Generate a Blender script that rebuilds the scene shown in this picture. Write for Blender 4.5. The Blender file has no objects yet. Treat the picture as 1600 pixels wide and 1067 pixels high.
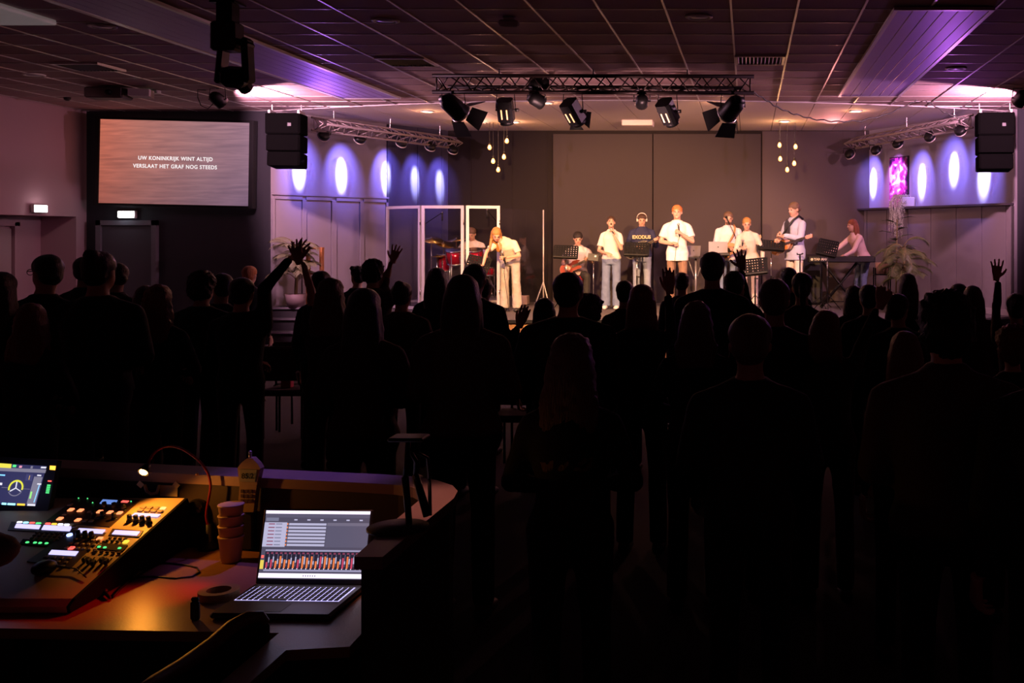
import bpy, bmesh, math, random
from mathutils import Vector as V, Matrix, Euler, noise
random.seed(7)
SC = bpy.context.scene
COL = SC.collection
PI = math.pi
F = 1636.0; PX = 1169.5; PY = 367.0; EYE = 2.0
def P(x, y, Y):                     # a point of the photograph at depth Y, in metres
    return V(((x-PX)*Y/F, Y, EYE-(y-PY)*Y/F))
def XX(x, Y): return (x-PX)*Y/F
def ZZ(y, Y): return EYE-(y-PY)*Y/F

# ------------------------------------------------------------------ camera, world, exposure
cd = bpy.data.cameras.new('camera'); cam = bpy.data.objects.new('camera', cd); COL.objects.link(cam)
cam.location = (0, 0, EYE); cam.rotation_euler = (PI/2, 0, 0)
cd.sensor_width = 36; cd.lens = F/1600*36; cd.shift_x = -(PX-800)/1600; cd.shift_y = -(533.5-PY)/1600
cd.clip_start = .05; cd.clip_end = 100
SC.camera = cam
w = bpy.data.worlds.new('world'); SC.world = w; w.use_nodes = True
w.node_tree.nodes['Background'].inputs[0].default_value = (.35, .22, .5, 1)
w.node_tree.nodes['Background'].inputs[1].default_value = .0006
SC.view_settings.view_transform = 'Standard'; SC.view_settings.look = 'None'
SC.view_settings.exposure = 0.0; SC.view_settings.gamma = 1; SC.view_settings.use_curve_mapping = False
SC.cycles.sample_clamp_indirect = 2.0
SC.cycles.caustics_reflective = False; SC.cycles.caustics_refractive = False

def aim(o, target):
    d = V(target)-o.location; o.rotation_euler = d.to_track_quat('-Z', 'Y').to_euler()
def spot(name, loc, target, power, col, ang, blend=.5, size=.04):
    d = bpy.data.lights.new(name, 'SPOT'); d.energy = power; d.color = col
    d.spot_size = math.radians(ang); d.spot_blend = blend; d.shadow_soft_size = size
    o = bpy.data.objects.new(name, d); COL.objects.link(o); o.location = loc; aim(o, target); return o
def point(name, loc, power, col, size=.03):
    d = bpy.data.lights.new(name, 'POINT'); d.energy = power; d.color = col; d.shadow_soft_size = size
    o = bpy.data.objects.new(name, d); COL.objects.link(o); o.location = loc; return o

WARM = (1, .50, .22); AMB = (1, .40, .14); WHITE = (1, .72, .62); PURP = (.55, .28, 1); BLUE = (.20, .22, 1); ROSE = (1, .55, .62)
TRUSS_Y = 13.0
# front truss lamps on the band
spot('key_light', (-3.55, TRUSS_Y+.25, 3.42), (-3.0, 18.4, 1.6), 2300, WARM, 62, .7, .06)
spot('key_light', (-.25, TRUSS_Y+.25, 3.42), (-1.3, 18.6, 1.7), 1900, WARM, 64, .7, .06)
spot('front_light', (-2.98, TRUSS_Y+.2, 3.45), (-4.15, 18.0, 1.5), 1100, AMB, 24, .6, .04)
spot('front_light', (-2.15, TRUSS_Y+.2, 3.45), (-2.3, 18.6, 1.7), 260, WARM, 30, .6, .04)
spot('front_light', (-1.0, TRUSS_Y+.2, 3.45), (-.2, 18.8, 1.8), 700, ROSE, 34, .6, .04)
# moving heads under the hall ceiling throwing a wide wash toward the stage
spot('wash_light', P(346, 151, 14.7)+V((.10, .13, -.15)), (-1.6, 19.6, 3.75), 560, (1, .50, .68), 150, .18, .05)
spot('wash_light', P(1592, 146, 14.7)+V((-.08, .13, -.17)), (-1.6, 19.6, 3.75), 560, (1, .46, .68), 150, .18, .05)
# added fill spots without fixtures, first from the stage rear to rim the congregation
spot('rim_fill', (-5.0, 19.6, 3.9), (-4.0, 8.0, 1.2), 130, (1, .42, .30), 80, .8, .1)
spot('rim_fill', (1.6, 19.6, 3.9), (.0, 8.0, 1.2), 150, (1, .30, .30), 80, .8, .1)
spot('ceiling_fill', (-2.55, 12.5, 3.2), (-3.0, 16.4, 4.1), 110, (1, .50, .50), 110, 1, .08)  # added pair brightening the ceiling by the truss, no fixture behind it
spot('ceiling_fill', (-1.25, 12.5, 3.2), (-.8, 16.4, 4.1), 110, (1, .50, .50), 110, 1, .08)
spot('panel_fill', (-6.9, 17.0, 3.0), (-5.6, 12.6, 4.1), 46, (.45, .16, 1), 60, 1, .08)  # added violet pair tinting the radiant panels, no fixture
spot('panel_fill', (3.2, 16.4, 3.0), (1.8, 12.0, 4.1), 60, (.6, .16, .9), 60, 1, .08)
spot('hall_fill', (-1.6, 5.4, 4.0), (-1.62, 3.90, 1.12), 170, (.30, .14, 1), 15, .9, .05)  # added violet spot that colours the booth counter, no lamp there
spot('hall_fill', (-8.2, 12.6, 4.0), (-11, 15.8, 1.9), 60, (1, .48, .52), 70, 1, .1)  # added rosy spot that brightens the side wall, no lamp there
spot('drum_fill', (-6.6, 17.2, 3.6), (-5.4, 19.2, 1.2), 70, (.8, .35, .9), 50, .8, .05)  # added violet spot tinting the drum kit, no fixture
spot('hall_fill', (-1.5, 3.1, 4.0), (-1.04, 3.45, 1.12), 230, (1, .36, .28), 12, .8, .05)  # added rosy spot for the counter end, no lamp there
# blue wall washers are added with their lamps

# ------------------------------------------------------------------ materials
MATS = {}
def mat(name, col, rough=.7, metal=0.0, bump=0.0, scale=40.0, var=0.0, emit=None, es=1.0, spec=.5, trans=0.0, alpha=1.0, stretch=None, coat=0.0):
    if name in MATS: return MATS[name]
    m = bpy.data.materials.new(name); m.use_nodes = True; nt = m.node_tree
    b = nt.nodes['Principled BSDF']
    b.inputs['Base Color'].default_value = (*col, 1); b.inputs['Roughness'].default_value = rough
    b.inputs['Metallic'].default_value = metal; b.inputs['Specular IOR Level'].default_value = spec
    if coat: b.inputs['Coat Weight'].default_value = coat
    if trans: b.inputs['Transmission Weight'].default_value = trans
    if alpha < 1: b.inputs['Alpha'].default_value = alpha
    if emit: b.inputs['Emission Color'].default_value = (*emit, 1); b.inputs['Emission Strength'].default_value = es
    if bump or var:
        tc = nt.nodes.new('ShaderNodeTexCoord'); mp = nt.nodes.new('ShaderNodeMapping')
        if stretch: mp.inputs['Scale'].default_value = stretch
        nz = nt.nodes.new('ShaderNodeTexNoise'); nz.inputs['Scale'].default_value = scale; nz.inputs['Detail'].default_value = 4
        nt.links.new(tc.outputs['Object'], mp.inputs[0]); nt.links.new(mp.outputs[0], nz.inputs['Vector'])
        if var:
            mx = nt.nodes.new('ShaderNodeMix'); mx.data_type = 'RGBA'
            mx.inputs[6].default_value = (*[c*(1-var) for c in col], 1); mx.inputs[7].default_value = (*[min(1, c*(1+var)) for c in col], 1)
            nt.links.new(nz.outputs['Fac'], mx.inputs[0]); nt.links.new(mx.outputs[2], b.inputs['Base Color'])
        if bump:
            bp = nt.nodes.new('ShaderNodeBump'); bp.inputs['Strength'].default_value = bump; bp.inputs['Distance'].default_value = .02
            nt.links.new(nz.outputs['Fac'], bp.inputs['Height']); nt.links.new(bp.outputs[0], b.inputs['Normal'])
    MATS[name] = m; return m

# ------------------------------------------------------------------ mesh builder
def rotm(r): return Euler(r).to_matrix() if r is not None else Matrix.Identity(3)
class MB:
    def __init__(s): s.v = []; s.f = []
    def add(s, vs, fs):
        n = len(s.v); s.v += [V(a) for a in vs]; s.f += [tuple(i+n for i in f) for f in fs]; return s
    def box(s, c, d, r=None, t=1.0):
        R = rotm(r); c = V(c); x, y, z = d[0]/2, d[1]/2, d[2]/2
        vs = [V((a*x*(t if e > 0 else 1), b*y*(t if e > 0 else 1), e*z)) for e in (-1, 1) for a, b in ((-1,-1),(1,-1),(1,1),(-1,1))]
        return s.add([c+R@q for q in vs], [(3,2,1,0),(4,5,6,7),(0,1,5,4),(1,2,6,5),(2,3,7,6),(3,0,4,7)])
    def cham(s, c, d, b=.01, r=None):      # box with its vertical and top edges chamfered
        R = rotm(r); c = V(c); x, y, z = d[0]/2, d[1]/2, d[2]/2; b = min(b, x*.9, y*.9, z*.9)
        def ring(xx, yy, zz, bb): return [V(p) for p in ((-xx+bb,-yy,zz),(xx-bb,-yy,zz),(xx,-yy+bb,zz),(xx,yy-bb,zz),(xx-bb,yy,zz),(-xx+bb,yy,zz),(-xx,yy-bb,zz),(-xx,-yy+bb,zz))]
        rs = [ring(x-b, y-b, -z, b*.5), ring(x, y, -z+b, b), ring(x, y, z-b, b), ring(x-b, y-b, z, b*.5)]
        vs = [c+R@q for g in rs for q in g]
        fs = [tuple(range(7, -1, -1)), tuple(range(24, 32))]
        for k in range(3):
            for i in range(8): j = (i+1) % 8; fs.append((k*8+i, k*8+j, k*8+8+j, k*8+8+i))
        return s.add(vs, fs)
    def cyl(s, p0, p1, r0, r1=None, n=12, cap=True):
        r1 = r0 if r1 is None else r1; p0, p1 = V(p0), V(p1); d = (p1-p0)
        if d.length < 1e-7: return s
        q = d.to_track_quat('Z', 'Y'); vs = []
        for p, r in ((p0, r0), (p1, r1)):
            for i in range(n): a = 2*PI*i/n; vs.append(p+q@V((r*math.cos(a), r*math.sin(a), 0)))
        fs = [(i, (i+1) % n, n+(i+1) % n, n+i) for i in range(n)]
        if cap: fs += [tuple(range(n-1, -1, -1)), tuple(range(n, 2*n))]
        return s.add(vs, fs)
    def sph(s, c, r, nu=14, nv=9, R=None):
        c = V(c); r = (r, r, r) if not hasattr(r, '__len__') else r; vs = [c+(R or Matrix.Identity(3))@V((0, 0, r[2]))]
        RR = R or Matrix.Identity(3)
        for j in range(1, nv):
            t = PI*j/nv
            for i in range(nu): a = 2*PI*i/nu; vs.append(c+RR@V((r[0]*math.sin(t)*math.cos(a), r[1]*math.sin(t)*math.sin(a), r[2]*math.cos(t))))
        vs.append(c+RR@V((0, 0, -r[2]))); L = len(vs)-1; fs = []
        for i in range(nu):
            j = (i+1) % nu; fs.append((0, 1+i, 1+j)); fs.append((L, L-nu+j, L-nu+i))
            for k in range(nv-2): a = 1+k*nu; fs.append((a+i, a+nu+i, a+nu+j, a+j))
        return s.add(vs, fs)
    def cap(s, p0, p1, r0, r1=None, n=12):  # tapered capsule
        r1 = r0 if r1 is None else r1; p0, p1 = V(p0), V(p1); d = p1-p0
        q = (d if d.length > 1e-6 else V((0, 0, 1))).to_track_quat('Z', 'Y'); rings = []
        for k in range(4): t = PI/2*(k+.35)/4; rings.append((p0, -r0*math.cos(t), r0*math.sin(t)))
        rings += [(p0, 0, r0), (p1, 0, r1)]
        for k in range(3, -1, -1): t = PI/2*(k+.35)/4; rings.append((p1, r1*math.cos(t), r1*math.sin(t)))
        vs = [];
        for p, z, r in rings:
            for i in range(n): a = 2*PI*i/n; vs.append(p+q@V((r*math.cos(a), r*math.sin(a), z)))
        fs = [tuple(range(n-1, -1, -1)), tuple(range(len(vs)-n, len(vs)))]
        for k in range(len(rings)-1):
            for i in range(n): j = (i+1) % n; fs.append((k*n+i, k*n+j, k*n+n+j, k*n+n+i))
        return s.add(vs, fs)
    def loft(s, secs, n=20, side=V((1, 0, 0)), sq=2.3):   # secs: (centre, rx, ry); superellipse sections
        vs = []; m = len(secs)
        for k, (c, rx, ry) in enumerate(secs):
            a = V(secs[max(0, k-1)][0]); b = V(secs[min(m-1, k+1)][0]); t = (b-a).normalized()
            x = (side-t*side.dot(t)).normalized(); y = t.cross(x)
            for i in range(n):
                g = 2*PI*i/n; cc, ss = math.cos(g), math.sin(g); e = 2/sq
                vs.append(V(c)+x*(rx*math.copysign(abs(cc)**e, cc))+y*(ry*math.copysign(abs(ss)**e, ss)))
        fs = [tuple(range(n-1, -1, -1)), tuple(range((m-1)*n, m*n))]
        for k in range(m-1):
            for i in range(n): j = (i+1) % n; fs.append((k*n+i, k*n+j, k*n+n+j, k*n+n+i))
        return s.add(vs, fs)
    def tube(s, pts, r, n=8):
        pts = [V(p) for p in pts]; m = len(pts); vs = []; prev = None
        for k, p in enumerate(pts):
            t = (pts[min(m-1, k+1)]-pts[max(0, k-1)]).normalized()
            if prev is None: prev = t.orthogonal().normalized()
            x = (prev-t*prev.dot(t)); x = x.normalized() if x.length > 1e-6 else t.orthogonal().normalized(); prev = x; y = t.cross(x)
            rr = r[k] if hasattr(r, '__len__') else r
            for i in range(n): a = 2*PI*i/n; vs.append(p+x*rr*math.cos(a)+y*rr*math.sin(a))
        fs = [tuple(range(n-1, -1, -1)), tuple(range((m-1)*n, m*n))]
        for k in range(m-1):
            for i in range(n): j = (i+1) % n; fs.append((k*n+i, k*n+j, k*n+n+j, k*n+n+i))
        return s.add(vs, fs)
    def lathe(s, prof, c=(0, 0, 0), n=20, R=None):   # prof: (r, z)
        c = V(c); RR = R or Matrix.Identity(3); vs = []
        for r, z in prof:
            for i in range(n): a = 2*PI*i/n; vs.append(c+RR@V((max(r, 1e-4)*math.cos(a), max(r, 1e-4)*math.sin(a), z)))
        m = len(prof); fs = []
        for k in range(m-1):
            for i in range(n): j = (i+1) % n; fs.append((k*n+i, k*n+j, k*n+n+j, k*n+n+i))
        fs += [tuple(range(n-1, -1, -1)), tuple(range((m-1)*n, m*n))]
        return s.add(vs, fs)
    def prism(s, pts, z0, z1, M=None):     # polygon extruded along z, then moved by M
        n = len(pts); M = M or Matrix.Identity(4)
        ar = sum(pts[i][0]*pts[(i+1) % n][1]-pts[(i+1) % n][0]*pts[i][1] for i in range(n))
        if ar < 0: pts = pts[::-1]
        vs = [M@V((x, y, z0)) for x, y in pts]+[M@V((x, y, z1)) for x, y in pts]
        return s.add(vs, [tuple(range(n-1, -1, -1)), tuple(range(n, 2*n))]+[(i, (i+1) % n, n+(i+1) % n, n+i) for i in range(n)])
    def xf(s, M):
        s.v = [M@q for q in s.v]; return s
    def build(s, name, m, parent=None, smooth=False, world=False, **kw):
        me = bpy.data.meshes.new(name); vs = s.v; org = V((0, 0, 0))
        if parent is None and vs:
            xs = [q.x for q in vs]; ys = [q.y for q in vs]
            org = V(((min(xs)+max(xs))/2, (min(ys)+max(ys))/2, min(q.z for q in vs))); vs = [q-org for q in vs]
        elif world:
            r = parent
            while r.parent: r = r.parent
            Mi = r.matrix_basis.inverted(); vs = [Mi@q for q in vs]
        me.from_pydata([tuple(q) for q in vs], [], s.f); me.materials.append(m)
        if smooth: me.polygons.foreach_set('use_smooth', [True]*len(me.polygons))
        o = bpy.data.objects.new(name, me); COL.objects.link(o); o.parent = parent; o.location = org
        for k, val in kw.items(): o[k] = val
        return o
    # keyword names label / category / group / kind become custom properties

def thing(name, label, cat, loc=(0, 0, 0), rz=0, group=None):
    o = bpy.data.objects.new(name, None); COL.objects.link(o); o.location = loc; o.rotation_euler = (0, 0, rz)
    o.empty_display_size = .1; o['label'] = label; o['category'] = cat
    if group: o['group'] = group
    return o
def tag(o, label, cat, group=None):
    o['label'] = label; o['category'] = cat
    if group: o['group'] = group
    return o
def struct(o, label=None, cat=None):
    o['kind'] = 'structure'
    if label: o['label'] = label
    if cat: o['category'] = cat
    return o
def copy_tree(o, loc, label, rz=None, parent=None):
    c = o.copy(); COL.objects.link(c); c.parent = parent
    if parent is None: c.location = loc; c['label'] = label
    if rz is not None: c.rotation_euler = (0, 0, rz)
    for ch in list(o.children): copy_tree(ch, None, None, None, c)
    return c
def text(s, name, size, m, parent, M, ext=.001, bold=0.0, space=1.0, align='CENTER'):
    cu = bpy.data.curves.new(name, 'FONT'); cu.body = s; cu.size = size; cu.extrude = ext; cu.offset = bold
    cu.align_x = align; cu.align_y = 'CENTER'; cu.space_character = space; cu.materials.append(m)
    o = bpy.data.objects.new(name, cu); COL.objects.link(o); o.parent = parent; o.matrix_local = M; return o
def frame_M(o, x, y):                      # matrix with origin o, local X along x and local Y near y
    x = V(x).normalized(); z = x.cross(V(y)).normalized(); y = z.cross(x)
    return Matrix(((x.x, y.x, z.x, o[0]), (x.y, y.y, z.y, o[1]), (x.z, y.z, z.z, o[2]), (0, 0, 0, 1)))

# ------------------------------------------------------------------ setting
CZ = 4.06                                  # ceiling height
M_tile = mat('ceiling_tile', (.40, .26, .27), .85, bump=.15, scale=180)  # reddish cast of the hall light is put into the tile colour
M_rail = mat('ceiling_rail', (.75, .7, .7), .35, .6)
M_plast = mat('stage_ceiling', (.78, .68, .68), .8)
M_seam = mat('seam_dark', (.06, .05, .05), .9)
M_lw = mat('side_wall_paint', (.55, .36, .40), .85, bump=.1, scale=120)
M_blk = mat('black_wall_paint', (.022, .022, .030), .8)
M_grey = mat('lilac_grey_paint', (.36, .32, .36), .8, bump=.08, scale=150)
M_navy = mat('navy_paint', (.05, .045, .075), .75)
M_taupe = mat('taupe_paint', (.009, .0045, .005), .9, bump=.08, scale=160)
M_taupe2 = mat('taupe_panel', (.046, .034, .036), .85, bump=.08, scale=160)
M_taupe3 = mat('taupe_board', (.088, .066, .068), .85, bump=.08, scale=160)
M_floor = mat('hall_carpet', (.045, .04, .045), .95, bump=.3, scale=300)
M_stage = mat('stage_carpet', (.10, .085, .09), .85, bump=.2, scale=260)
M_wood = mat('stage_plywood', (.46, .25, .11), .6, var=.25, scale=6, stretch=(1, 1, 12))
M_bm = mat('black_metal', (.012, .012, .013), .45, .6)
M_bp = mat('black_plastic', (.012, .012, .013), .5)
M_matte = mat('black_matte', (.008, .008, .009), .9)
M_alu = mat('aluminium', (.72, .68, .66), .35, .7)
M_chrome = mat('chrome', (.8, .8, .8), .18, 1.0)
M_white = mat('white_plastic', (.7, .68, .66), .5)
M_door = mat('door_paint', (.085, .08, .10), .7)
M_dfr = mat('door_frame_paint', (.17, .16, .19), .7)

b = MB(); b.box((-1.8, 10, -.05), (20, 24, .1)); fl = struct(b.build('floor', M_floor))
# ceiling: slab above, 0.6 m tiles, rails below
ce = MB().box((-1.8, 10, CZ+.09), (20, 24, .1)).build('ceiling', M_seam); struct(ce)
MB().box((-1.8, 3.45, CZ+.02), (20, 10.9, .03)).build('ceiling_field', M_tile, ce, world=True)
ACX = -1.79
def arc(x): return 15.97+1.43*((x-ACX)/6.15)**2
X0, PIT, Y0 = .443, .6006, 9.55
tiles = {}
for j in range(-1, 14):
    ya = Y0+.6*j; yb = ya+.6
    xa = max(-11.0, -PX*yb/F-.1); xb = min(7.4, 430.5*yb/F+.1)
    for k in range(-20, 13):
        x0 = X0+PIT*k; x1 = x0+PIT
        if x1 < xa or x0 > xb: continue
        xl = max(x0, -11.0); ye = min(yb, arc((xl+x1)/2))
        if ye-ya < .05: continue
        key = (round(x1-xl, 2), round(ye-ya, 2))
        if key not in tiles:
            o = MB().cham((0, 0, .015), (x1-xl-.014, ye-ya-.014, .03), .004).build('ceiling_tile', M_tile, ce)
            tiles[key] = o.data
        else:
            o = bpy.data.objects.new('ceiling_tile', tiles[key]); COL.objects.link(o); o.parent = ce
        o.location = V(((xl+x1)/2, (ya+ye)/2, CZ))-ce.location
for k in range(-19, 13):
    x = X0+PIT*k
    if -11 < x < 7.4: MB().box((x, (8.9+arc(x))/2, CZ-.002), (.020, arc(x)-8.9, .012)).build('ceiling_rail', M_rail, ce, world=True)
for j in range(0, 14):
    y = Y0+.6*j
    hw = 13 if y < 15.97 else 0
    segs = [(-10.98, 7.38)] if y < 15.97 else [(-10.98, ACX-6.15*math.sqrt((y-15.97)/1.43)), (ACX+6.15*math.sqrt((y-15.97)/1.43), 7.38)]
    for a, c in segs:
        if c-a > .1: MB().box(((a+c)/2, y, CZ-.001), (c-a, .010, .008)).build('ceiling_rail', M_rail, ce, world=True)
# ceiling over the stage: long boards with dark seams
for k in range(-19, 13):
    x0 = X0+PIT*k; x1 = x0+PIT
    if x0 < -11 or x1 > 7.4: continue
    ys = arc((x0+x1)/2)
    if 17.4-ys < .08 and (x1 < -7.94 or x0 > 4.36): continue
    ye = 20.75 if (x1 > -7.9 and x0 < 4.3) else 17.5
    MB().box(((x0+x1)/2, (ys+ye)/2, CZ+.015), (PIT-.012, ye-ys, .03)).build('ceiling_board', M_plast, ce, world=True)
# curved bulkhead trim where the two ceilings meet
pts = [(-7.94+12.3*i/40, 0) for i in range(41)]; pts = [(x, arc(x)) for x, _ in pts]
b = MB(); lo = [(x, y-.025) for x, y in pts]; hi = [(x, y+.01) for x, y in pts]
for i in range(40):
    b.prism([lo[i], lo[i+1], hi[i+1], hi[i]], CZ-.018, CZ+.01)
struct(b.build('trim_1', mat('trim_white', (.5, .46, .46), .7)))

# walls
def wallbox(name, a, c, z0, z1, th, m, side=1, parent=None):
    a, c = V((*a, 0)), V((*c, 0)); d = (c-a).normalized(); n = V((-d.y, d.x, 0))*side*th
    pl = [(a.x, a.y), (c.x, c.y), (c.x+n.x, c.y+n.y), (a.x+n.x, a.y+n.y)]
    return MB().prism(pl, z0, z1).build(name, m, parent, world=parent is not None)
A = (-7.94, 17.4); Cc = (-5.94, 20.7); E = (2.385, 20.7); G = (4.36, 17.1)
# left side wall with its door alcove
b = MB(); b.box((-11.06, 6.3, 2.03), (.12, 16.6, 4.06)); wl = struct(MB().box((-11.3, 6.0, 2.03), (.6, 16.0, 4.06)).box((-11.3, 15.565, 3.18), (.6, 3.13, 1.76)).box((-11.3, 17.28, 2.03), (.6, .3, 4.06)).box((-11.62, 15.5, 1.15), (.08, 3.4, 2.3)).build('wall_left', M_lw))
dl = struct(MB().box((-11.555, 15.6, 1.05), (.05, 1.55, 2.1)).build('door_1', mat('side_door', (.5, .38, .38), .7)))
MB().box((-11.53, 16.47, 1.1), (.07, .12, 2.2)).box((-11.53, 14.75, 1.1), (.07, .12, 2.2)).box((-11.53, 15.6, 2.19), (.07, 1.84, .1)).build('door_frame', M_lw, dl, world=True)
MB().cyl((-11.53, 16.25, 1.02), (-11.46, 16.25, 1.02), .012).cyl((-11.47, 16.25, 1.02), (-11.47, 16.12, 1.02), .01).build('door_handle', M_chrome, dl, world=True)
struct(MB().box((8.2, 8, 2.03), (.2, 20, 4.06)).build('wall_right', M_lw))
struct(MB().box((-1.8, -1.95, 2.03), (20, .1, 4.06)).build('wall_rear', M_lw))
# black walls beside the stage
struct(wallbox('wall_front_left', (-11.0, 17.4), A, 0, 4.06, .1, M_blk))
struct(wallbox('wall_front_right', G, (8.2, 17.1), 0, 4.06, .1, M_blk))
struct(MB().box((-9.1, 17.385, .06), (2.3, .03, .12)).build('baseboard_front', M_blk))
# door in the black wall
d2 = struct(MB().box((XX(197, 17.36), 17.37, 1.09), (.84, .04, 2.15)).build('door_2', M_door))
xc = XX(198, 17.33)
b = MB()
for sx in (-1, 1): b.box((xc+sx*.46, 17.345, 1.12), (.08, .09, 2.24))
b.box((xc, 17.345, 2.2), (1.0, .09, .08)); b.build('door_frame', M_dfr, d2, world=True)
MB().cyl((xc+.34, 17.35, 1.02), (xc+.34, 17.29, 1.02), .01).cyl((xc+.34, 17.295, 1.02), (xc+.22, 17.295, 1.02), .009).build('door_handle', M_alu, d2, world=True)
# angled stage wall, left: pale boards to the seam, dark paint beyond
def lerp2(a, c, t): return (a[0]+(c[0]-a[0])*t, a[1]+(c[1]-a[1])*t)
TM = .628
S1 = lerp2(A, Cc, TM)
wsl = struct(wallbox('wall_stage_left', A, S1, 0, 4.06, .1, M_grey))
wsd = struct(wallbox('wall_stage_left_dark', S1, (Cc[0]+.06, Cc[1]+.1), 0, 4.06, .1, M_navy))
def on_wall(a, c, px):            # where the sight line through pixel column px meets wall a-c
    k = (px-PX)/F; dx, dy = c[0]-a[0], c[1]-a[1]
    t = (k*a[1]-a[0])/(dx-k*dy); return V((a[0]+dx*t, a[1]+dy*t, 0)), t
dl_ = (V((Cc[0], Cc[1], 0))-V((A[0], A[1], 0))).normalized(); nl = V((dl_.y, -dl_.x, 0))
def slab(a, c, n, z0, z1, o0, o1):
    q = [a+n*o0, c+n*o0, c+n*o1, a+n*o1]; return [(u.x, u.y) for u in q], z0, z1
a_, _ = on_wall(A, Cc, 424); c_, _ = on_wall(A, Cc, 606)
MB().prism(*slab(a_, c_, nl, 2.67, 2.70, -.02, .035)).build('chair_rail', M_grey, wsl, world=True)
a_, _ = on_wall(A, Cc, 604); c_, _ = on_wall(A, Cc, 609)
MB().prism(*slab(a_, c_, nl, 0, 4.05, -.02, .03)).build('corner_strip', M_navy, wsl, world=True)
edges = [(424, 428), (471, 477), (517, 524), (561, 567), (602, 605)]
for e0, e1 in edges:
    a_, _ = on_wall(A, Cc, e0); c_, _ = on_wall(A, Cc, e1)
    MB().prism(*slab(a_, c_, nl, .68, 2.60, -.02, .035)).build('panel_stile', M_grey, wsl, world=True)
for (e0, e1), (e2, e3) in zip(edges[:-1], edges[1:]):
    a_, _ = on_wall(A, Cc, e1); c_, _ = on_wall(A, Cc, e2)
    MB().prism(*slab(a_, c_, nl, 2.60, 2.65, -.02, .035)).prism(*slab(a_, c_, nl, .68, .80, -.02, .035)).build('panel_rail', M_grey, wsl, world=True)
    d = (c_-a_).normalized()
    MB().prism(*slab(a_+d*.012, c_-d*.012, nl, .82, 2.585, -.02, .012)).build('panel', M_grey, wsl, world=True)
for px in (652, 690):
    a_, _ = on_wall(A, Cc, px); c_, _ = on_wall(A, Cc, px+2.2)
    MB().prism(*slab(a_, c_, nl, .68, 4.05, -.02, .015)).build('batten', M_navy, wsd, world=True)
# back wall
bw = struct(MB().box((-1.78, 20.76, 2.03), (8.4, .12, 4.06)).build('wall_back', M_taupe))
for a0, a1, m in ((864, 1019.3, M_taupe2), (1020.7, 1189, M_taupe2)):
    x0, x1 = XX(a0, 20.62), XX(a1, 20.62)
    MB().cham(((x0+x1)/2, 20.66, 2.33), (x1-x0, .08, 3.32), .006).build('wall_panel', m, bw, world=True)
x0, x1 = XX(1191, 20.68), E[0]
MB().box(((x0+x1)/2, 20.69, 2.36), (x1-x0, .02, 3.38)).build('wall_panel', M_taupe3, bw, world=True)
for px in (735, 800, 855):
    MB().box((XX(px, 20.69), 20.695, 2.03), (.02, .015, 4.0)).build('batten', M_taupe, bw, world=True)
# angled stage wall, right, with the boarded lower half and ledge
wsr = struct(wallbox('wall_stage_right', (E[0]-.05, E[1]+.08), G, 0, 4.06, .1, M_grey))
dr = (V((G[0], G[1], 0))-V((E[0], E[1], 0))).normalized(); nr = V((dr.y, -dr.x, 0))
if nr.x > 0: nr = -nr
M_board = mat('boarding', (.20, .17, .185), .75, bump=.1, scale=90)
M_ledge = mat('ledge_dark', (.06, .05, .06), .4)
eb = [1352, 1361, 1392, 1425, 1461, 1501, 1541, 1579, 1587]
E2 = (E[0], E[1])
for p0, p1 in zip(eb[:-1], eb[1:]):
    a_, _ = on_wall(E2, G, p0); c_, _ = on_wall(E2, G, p1); d = (c_-a_).normalized()
    MB().prism(*slab(a_+d*.008, c_-d*.008, nr, .70, 2.49, -.02, .10)).build('wall_board', M_board, wsr, world=True)
a_, _ = on_wall(E2, G, 1349); c_, _ = on_wall(E2, G, 1587.5)
MB().prism(*slab(a_, c_, nr, .68, 2.47, -.02, .085)).build('board_backing', M_seam, wsr, world=True)
MB().prism(*slab(a_-dr*.05, c_, nr, 2.485, 2.52, -.02, .22)).build('ledge', M_ledge, wsr, world=True)
MB().prism(*slab(a_, c_, nr, .68, .78, .0, .125)).build('skirting', mat('skirting', (.3, .26, .27), .6), wsr, world=True)
a_, _ = on_wall(E2, G, 1580); c_, _ = on_wall(E2, G, 1588)
MB().prism(*slab(a_, c_, nr, 0, 4.05, -.02, .04)).build('edge_strip', M_grey, wsr, world=True)

# stage
SZ = .673; SF = 16.4
pl = [(-6.5, SF), (-4, SF-.12), (-1.8, SF-.16), (.4, SF-.12), (3.2, SF), (4.36, 17.05), (2.4, 20.72), (-5.95, 20.72), (-7.1, 18.7), (-6.5, 17.7)]
st = struct(MB().prism(pl, SZ-.03, SZ).build('floor_stage', M_stage), 'low carpeted stage with a plywood front')
fr = pl[:5]
for i in range(4):
    a0, a1 = V((*fr[i], 0)), V((*fr[i+1], 0)); d = (a1-a0).normalized(); n = V((d.y, -d.x, 0)); L = (a1-a0).length; m = 2
    for k in range(m):
        p0 = a0+d*(L*k/m+.004); p1 = a0+d*(L*(k+1)/m-.004)
        MB().prism([((p0-n*.0).x, (p0).y), (p1.x, p1.y), ((p1-n*.03).x, (p1-n*.03).y), ((p0-n*.03).x, (p0-n*.03).y)], .0, SZ-.032).build('stage_front_board', M_wood, st, world=True)
    MB().prism([((a0+n*.025).x, (a0+n*.025).y), ((a1+n*.025).x, (a1+n*.025).y), (a1.x, a1.y), (a0.x, a0.y)], SZ-.045, SZ+.006).build('stage_nosing', M_bp, st, world=True)
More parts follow.
